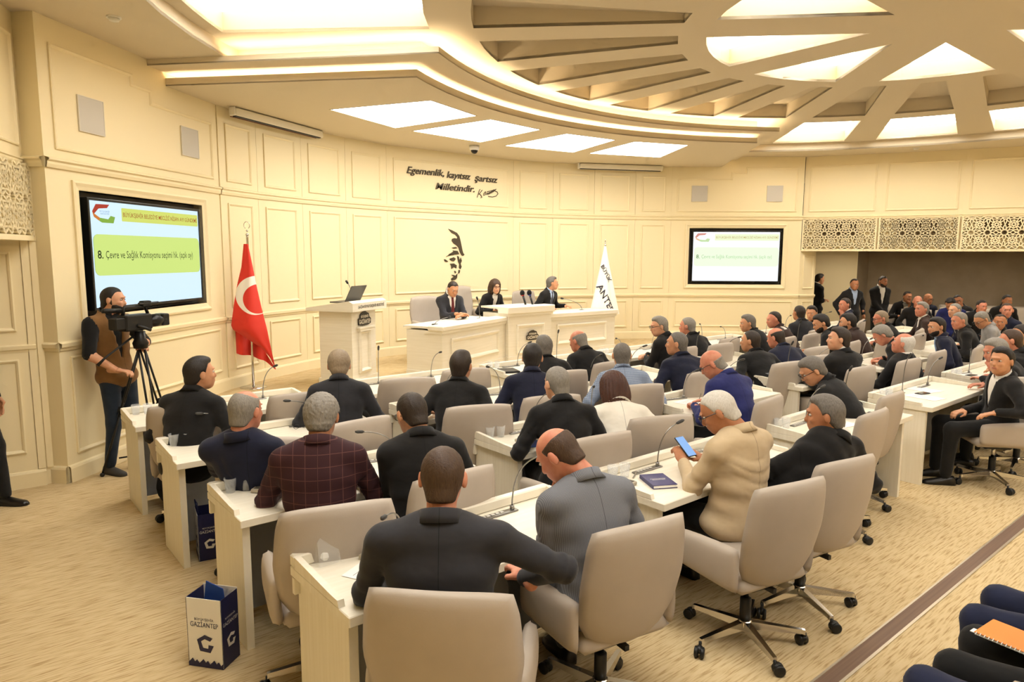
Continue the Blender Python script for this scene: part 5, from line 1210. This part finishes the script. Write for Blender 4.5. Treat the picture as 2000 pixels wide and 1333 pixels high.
b = MB().add([(-.05,-.05,0),(.05,-.05,0),(.05,.05,0),(-.05,.05,0),(-.045,-.02,.10),(.045,-.02,.10),(.0,.0,.15),(.04,.03,.09),(-.04,.03,.09)], [(0,1,5,4),(1,2,7,5),(2,3,8,7),(3,0,4,8),(4,5,6),(5,7,6),(7,8,6),(8,4,6)]).obj('plastic_bag', GLASS, label='crumpled clear bag at the end of the nearest desk', cat='bag'); b.location = (-6.10, -.16, ZT+.001)
o = MB().ball((0, 0, .03), (.03, .02, .03), 8, 5).obj('bag_filling', PAPER, b)
tin(-4.27, -.33, 10, 'small gift box beside the navy book on the second near desk'); book(-4.10, -.42, -28, 'navy book in front of the beige jacket'); pen(-4.10, -.24, 30, 'grey pen behind the navy book')
book(-3.05, -.36, -30, 'navy book right of the beige jacket'); paper(-3.0, -.28, -8, 'white sheets under the navy book')
paper(-5.75, .75, 6, 'printed sheet before the burgundy jacket'); pen(-6.02, .80, 20, 'brown pen beside the cups'); tin(-6.0, .93, 40, 'crumpled wrapper box behind the cups'); phone(-5.93, 2.05, 60, 'red cased phone near the cups by the aisle', mat('red phone case', '6b1c1a', .4))
slabobj('tablet', -5.02, 2.12, -30, .20, .26, .010, BLACKP, 'black tablet folder beside the swept-haired man', 'tablet'); 
g = MB()
for s in (-1, 1): g.tube([(s*.033+.022*math.cos(a), 0, .02+.017*math.sin(a)) for a in [2*PI*k/12 for k in range(13)]], .002, 5); g.tube([(s*.055, 0, .025), (s*.06, .07, .012)], .002, 5)
g = g.obj('spectacles', BLACKP, label='folded black spectacles lying by the tablet folder', cat='glasses'); g.location = (-5.25, 2.16, ZT+.002)
slabobj('leaflet', -4.12, .72, -10, .15, .21, .006, BLUEB, 'blue brochure under the small gift box', 'brochure'); tin(-4.17, .76, -10, 'small gift box lying on the blue brochure', ZT+.008); phone(-3.95, .82, 70, 'black phone beside the blue brochure')
paper(-3.8, .72, -6, 'sheet under the arm of the cropped grey-haired man'); phone(-3.15, 1.9, 60, 'black phone near the cream blazer'); slabobj('tablet', -2.28, 3.22, -20, .20, .26, .02, BLACKP, 'black tablet folder on the desk below the emblem', 'tablet')
phone(-2.15, .66, -10, 'dark phone beside the writing hand'); paper(-2.05, .80, 4, 'sheet being written on by the bald man'); pen(-.35, .9, 40, 'pen standing by the cups of the fourth desk'); book(-.12, .80, -30, 'navy book before the slumped grey-haired man'); phone(-.33, .72, 50, 'phone beside the navy book')
tin(-2.05, -.42, -6, 'open paper packet on the empty third near desk'); paper(-1.75, -.38, -10, 'blank sheet on the empty third near desk'); cup(-1.33, -.30, 'clear jug-like cup at the far end of the empty near desk'); tin(-1.25, -.45, 8, 'transparent card box on the empty near desk')
slabobj('sheet_stack', -1.25, -.26, 0, .3, .12, .004, PAPER, 'strip of sheets beside the cup on the empty near desk', 'paper')
phone(.12, -.36, 80, 'black phone lying before the lounging man'); paper(.35, -.28, -12, 'white sheet behind the black phone'); paper(-.05, -.44, -10, 'white sheet by the empty chair'); pen(-.12, -.2, 10, 'grey pen behind the black phone')
slabobj('phone_cradle', -.36, -.30, 0, .16, .07, .012, BLACKP, 'black phone resting on the microphone base', 'phone'); paper(1.75, -.32, -6, 'sheets before the grey-haired man hiding his face'); phone(1.72, -.30, 84, 'black phone on the sheets at the edge')
paper(.75, .82, -8, 'sheet under the pencil of the bushy-haired man'); paper(2.0, 2.05, 6, 'sheet before the bearded man looking down'); paper(3.4, 2.0, -14, 'sheets held up by the ginger-grey man'); paper(1.1, 3.3, 20, 'curled white sheet on the stage-side desk'); paper(4.3, .85, 4, 'sheets before the light grey suit'); paper(-.2, 2.05, 8, 'sheet in front of the cropped dark-haired man'); pen(-3.75, 3.35, -40, 'pen lying near the front microphone')
# phone held by the man in beige
r, H, R0, org, hands = SEAT3
p = org+R0@((hands[0][1]+hands[1][1])/2+(hands[0][2]+hands[1][2])/2*.10)
t = empty('phone', label='phone with a blue lit screen held by the man in beige', cat='phone', group='phones on the desks')
t.matrix_world = Matrix.Translation(Vector(p)+Vector((0, 0, .02))) @ Matrix.Rotation(math.radians(-6), 4, 'Z') @ Matrix.Rotation(math.radians(38), 4, 'X')
MB().bbox(-.038, .038, -.078, .078, 0, .009, .003).obj('case', BLACKP, t); MB().bbox(-.035, .035, -.074, .074, .009, .0096, .0002).obj('display', emis('phone blue display', '7fa6d8', .9), t)
r, H, R0, org, hands = SEAT20
p = org+R0@(hands[1][1]+hands[1][2]*.10)
o = MB().tube([(0, 0, 0), (.02, -.03, .12), (.021, -.032, .13)], [.0015, .004, .004], 6).obj('pen', mat('silver pen', 'a9a49a', .3, .6), label='pen in the hand of the bald man in blue', cat='pen', group='pens'); o.location = p; o.location.z = ZT+.002
# stage microphones
def stand_mic(x, y, z, dx, dy, hz, label):
    t = empty('desk_microphone', (x, y, z), 0, label, 'microphone', 'gooseneck microphones')
    MB().lathe([(0, 0), (.05, 0), (.045, .015), (0, .018)], 16).obj('base_plate', BLACKP, t, True)
    MB().tube(bez((0, 0, .01), (0, 0, hz*.7), (dx, dy, hz)), .005, 6).obj('gooseneck', MICG, t, True)
    q = Vector((dx, dy, hz)); d = Vector((dx, dy, hz*.3)).normalized(); MB().tube([q, q+d*.02, q+d*.05, q+d*.06], [.008, .016, .016, .006], 10).obj('capsule', BLACKP, t, True)
stand_mic(-.78, 5.78, 1.092, .0, .05, .30, 'thin microphone before the reading clerk'); stand_mic(-1.86, 5.42, 1.092, .30, .1, .09, 'low microphone lying at the outer end of the stage desk'); stand_mic(1.75, 6.0, 1.092, -.32, .16, .22, 'long silver microphone before the reaching man')
ml = M_LECT = frame_M((-3.22, 5.33), (-2.70, 5.64)); q = ml @ Vector((.42, 1.45, -.25)); stand_mic(q.x, q.y, q.z, -.03, .05, .25, 'black gooseneck microphone on the lectern behind the laptop')
for x, y, lb in ((.26, 5.86, 'black foam press microphone with a red label before the chairwoman'), (.40, 5.84, 'black foam press microphone nearer the raised desk edge')):
    t = empty('press_microphone', (x, y, 1.25), 0, lb, 'microphone', 'press microphones')
    MB().tube([(0, 0, 0), (-.02, .05, .17)], .018, 10).obj('handle', BLACKP, t, True); MB().ball((-.026, .065, .215), (.042, .042, .05), 14, 8).obj('foam_head', mat('black foam', '0e0e0e', .95), t, True)
    MB().ball((-.023, .058, .178), (.033, .033, .012), 12, 4).obj('label_ring', mat('mic ring '+lb[:30], 'b0302a' if 'red' in lb else '2a3a8a', .5), t, True)
# ---------------------------------------------------------------- gift bags
def gift_bag(x, y, rz, h_, label, inside, big):
    t = empty('gift_bag', (x, y, .001), math.radians(rz), label, 'bag', 'paper gift bags'); w_, d_ = .20, .14
    wt = mat('white bag paper', 'ece9e4', .5); nv = mat('navy bag paper', '1c1f4a', .4)
    MB().box(-w_/2, w_/2, -d_/2, -d_/2+.003, 0, h_).box(-w_/2, w_/2, d_/2-.003, d_/2, 0, h_*1.02).obj('front_panel', wt, t)
    MB().box(w_/2-.003, w_/2, -d_/2, d_/2, 0, h_).box(-w_/2, -w_/2+.003, -d_/2, d_/2, 0, h_).box(-w_/2, w_/2, -d_/2, d_/2, 0, .004).obj('side_panel', nv, t)
    F_ = Matrix(((1,0,0,0),(0,0,-1,-d_/2-.0015),(0,1,0,0),(0,0,0,1))); S_ = Matrix(((0,0,1,w_/2+.0015),(1,0,0,0),(0,1,0,0),(0,0,0,1)))
    g = [(.045,.03),(.0,.045),(-.045,.015),(-.03,-.045),(.03,-.05),(.05,-.01),(.02,-.008),(.018,-.028),(-.012,-.026),(-.022,.008),(.0,.022),(.03,.012)]
    for Mx, ink_, k in ((F_, nv, 1.0), (S_, wt, .75)):
        e = text_mb('BÜYÜKŞEHİR', .018*k, M=Mx @ Matrix.Translation((0, h_*.70, 0))); text_mb('GAZİANTEP', .036*k, e, Mx @ Matrix.Translation((0, h_*.62, 0)), width=.16*k); e.obj('bag_lettering', ink_, t)
        e = MB().add([Mx @ Vector((a*k, h_*.36+b_*k, 0)) for a, b_ in g], [(0,1,10,11),(1,2,9,10),(2,3,8,9),(3,4,7,8),(4,5,6,7)]); e.obj('bag_emblem', ink_, t)
    sk = [(-.1, 0)]+[(-.1+.2*i/16, .02+.025*(((i*7) % 5)/4)) for i in range(17)]+[(.1, 0)]
    MB().add([F_ @ Vector((a, b_+.001, .0005)) for a, b_ in sk], [tuple(range(len(sk)))]).obj('skyline_print', nv, t)
    if inside: MB().add([(-.07,.02,h_*.7),(.06,.03,h_*.7),(.05,.02,h_+.015),(-.03,.0,h_+.06),(-.07,.025,h_*.7+.004),(.06,.035,h_*.7),(.05,.025,h_+.015),(-.03,.005,h_+.06)], [(0,1,2,3),(7,6,5,4),(0,4,5,1),(1,5,6,2),(2,6,7,3),(3,7,4,0)]).obj('blue_folder', mat('blue folder', '274a9c', .4), t)
    else: [MB().tube([(-.05, -.06, h_), (-.04, -.07, h_+.07), (.02, -.06, h_+.06), (.05, -.06, h_)], .004, 6).obj('cord_handle', nv, t)] and MB().tube([(-.05, .06, h_), (-.03, .06, h_+.09), (.03, .05, h_+.05), (.05, .06, h_)], .004, 6).obj('cord_handle', nv, t)
gift_bag(-6.375, .63, -52, .37, 'white and navy gift bag with a blue folder beside the second row desk', True, True)
gift_bag(-6.02, 1.98, -100, .33, 'navy sided gift bag with cord handles under the third row desk', False, False)
o = MB().ball((0, 0, .16), (.13, .16, .16), 12, 8).tube([(-.05, -.1, .28), (0, -.12, .38), (.05, -.1, .28)], .01, 6).obj('backpack', mat('black nylon', '131316', .6), label='black rucksack under the desk nearest the cameraman', cat='bag'); o.location = (-5.95, 3.2, .002)
# ---------------------------------------------------------------- video camera and tripod
t = empty('tripod', (-5.93, 4.22, 0), math.radians(-60), 'black video tripod in front of the cameraman', 'tripod')
hub = Vector((0, 0, 1.26))
for a in (95, 215, 335):
    f_ = Vector((math.cos(math.radians(a))*.40, math.sin(math.radians(a))*.40, .02)); n_ = Vector((-math.sin(math.radians(a)), math.cos(math.radians(a)), 0))*.028
    mb = MB()
    for s in (-1, 1): mb.tube([hub+n_*s+(f_-hub).normalized()*.06, hub*.45+f_*.55+n_*s], .010, 7)
    mb.tube([hub*.55+f_*.45, f_], .011, 7); lg = mb.obj('leg', BLACKP, t, True)
    MB().ball(f_, .022, 8, 5).obj('foot', BLACKP, lg, True)
    q = hub*.5+f_*.5; MB().tube([q-n_*1.6, q+n_*1.6], .018, 8).tube([q-(f_-hub).normalized()*.02, q+(f_-hub).normalized()*.03], .03, 8).obj('clamp', BLACKP, lg, True)
    MB().tube([f_*.62+Vector((0, 0, .16)), Vector((0, 0, .20))], .008, 6).obj('spreader', BLACKP, t)
MB().lathe([(0, 1.22), (.06, 1.22), (.07, 1.27), (.05, 1.31), (.045, 1.38), (0, 1.38)], 16).obj('fluid_head', mat('black metal', '1b1a1a', .35, .4), t, True)
MB().tube([(-.02, -.05, 1.34), (-.10, -.30, 1.16), (-.12, -.36, 1.10)], [.010, .010, .016], 8).obj('pan_handle', BLACKP, t, True)
t = empty('video_camera', (-5.95, 4.24, 1.41), math.radians(-60), 'black shoulder video camera on the tripod', 'camera')
# local +y = lens direction
MB().bbox(-.065, .065, -.16, .13, -.02, .13, .012).bbox(-.05, .05, -.26, -.14, .0, .11, .01).obj('body', BLACKP, t)
MB().tube([(0, .12, .055), (0, .17, .055), (0, .175, .055), (0, .30, .055)], [.05, .05, .062, .062], 18).obj('lens', mat('lens barrel', '1a1a1b', .3), t, True)
MB().bbox(-.06, .06, .25, .33, .0, .115, .008).obj('lens_hood', BLACKP, t)
MB().tube([(0, -.14, .13), (0, -.12, .20), (0, .10, .20), (0, .13, .13)], .016, 8).obj('top_handle', BLACKP, t, True)
MB().bbox(-.03, .03, .06, .16, .195, .25, .008).tube([(.02, .02, .225), (.02, .24, .225)], .012, 8).obj('shotgun_microphone', BLACKP, t)
MB().tube([(-.05, -.12, .17), (-.05, -.30, .18)], .022, 10).obj('viewfinder', BLACKP, t, True)
MB().tube([(.07, -.05, .03), (.12, .05, -.02)], .015, 8).obj('hand_strap', BLACKP, t, True)
# ---------------------------------------------------------------- orange notebook on the visitor's lap
t = empty('notebook', (-4.22, -2.26, .632), math.radians(-6), 'orange spiral notebook lying on a visitor\'s lap', 'notebook')
MB().bbox(-.085, .085, -.12, .12, 0, .004, .0015).obj('cover', mat('orange cover', 'ef8a2a', .45), t); MB().box(-.083, .083, -.118, .118, -.008, 0).box(-.083, -.05, .0, .135, -.004, -.001).obj('pages', PAPER, t)
mb = MB()
for k in range(16): mb.tube([(-.088, -.11+.0147*k, -.006), (-.094, -.11+.0147*k, 0), (-.084, -.11+.0147*k, .006)], .0015, 4)
mb.obj('spiral', PAPER, t)
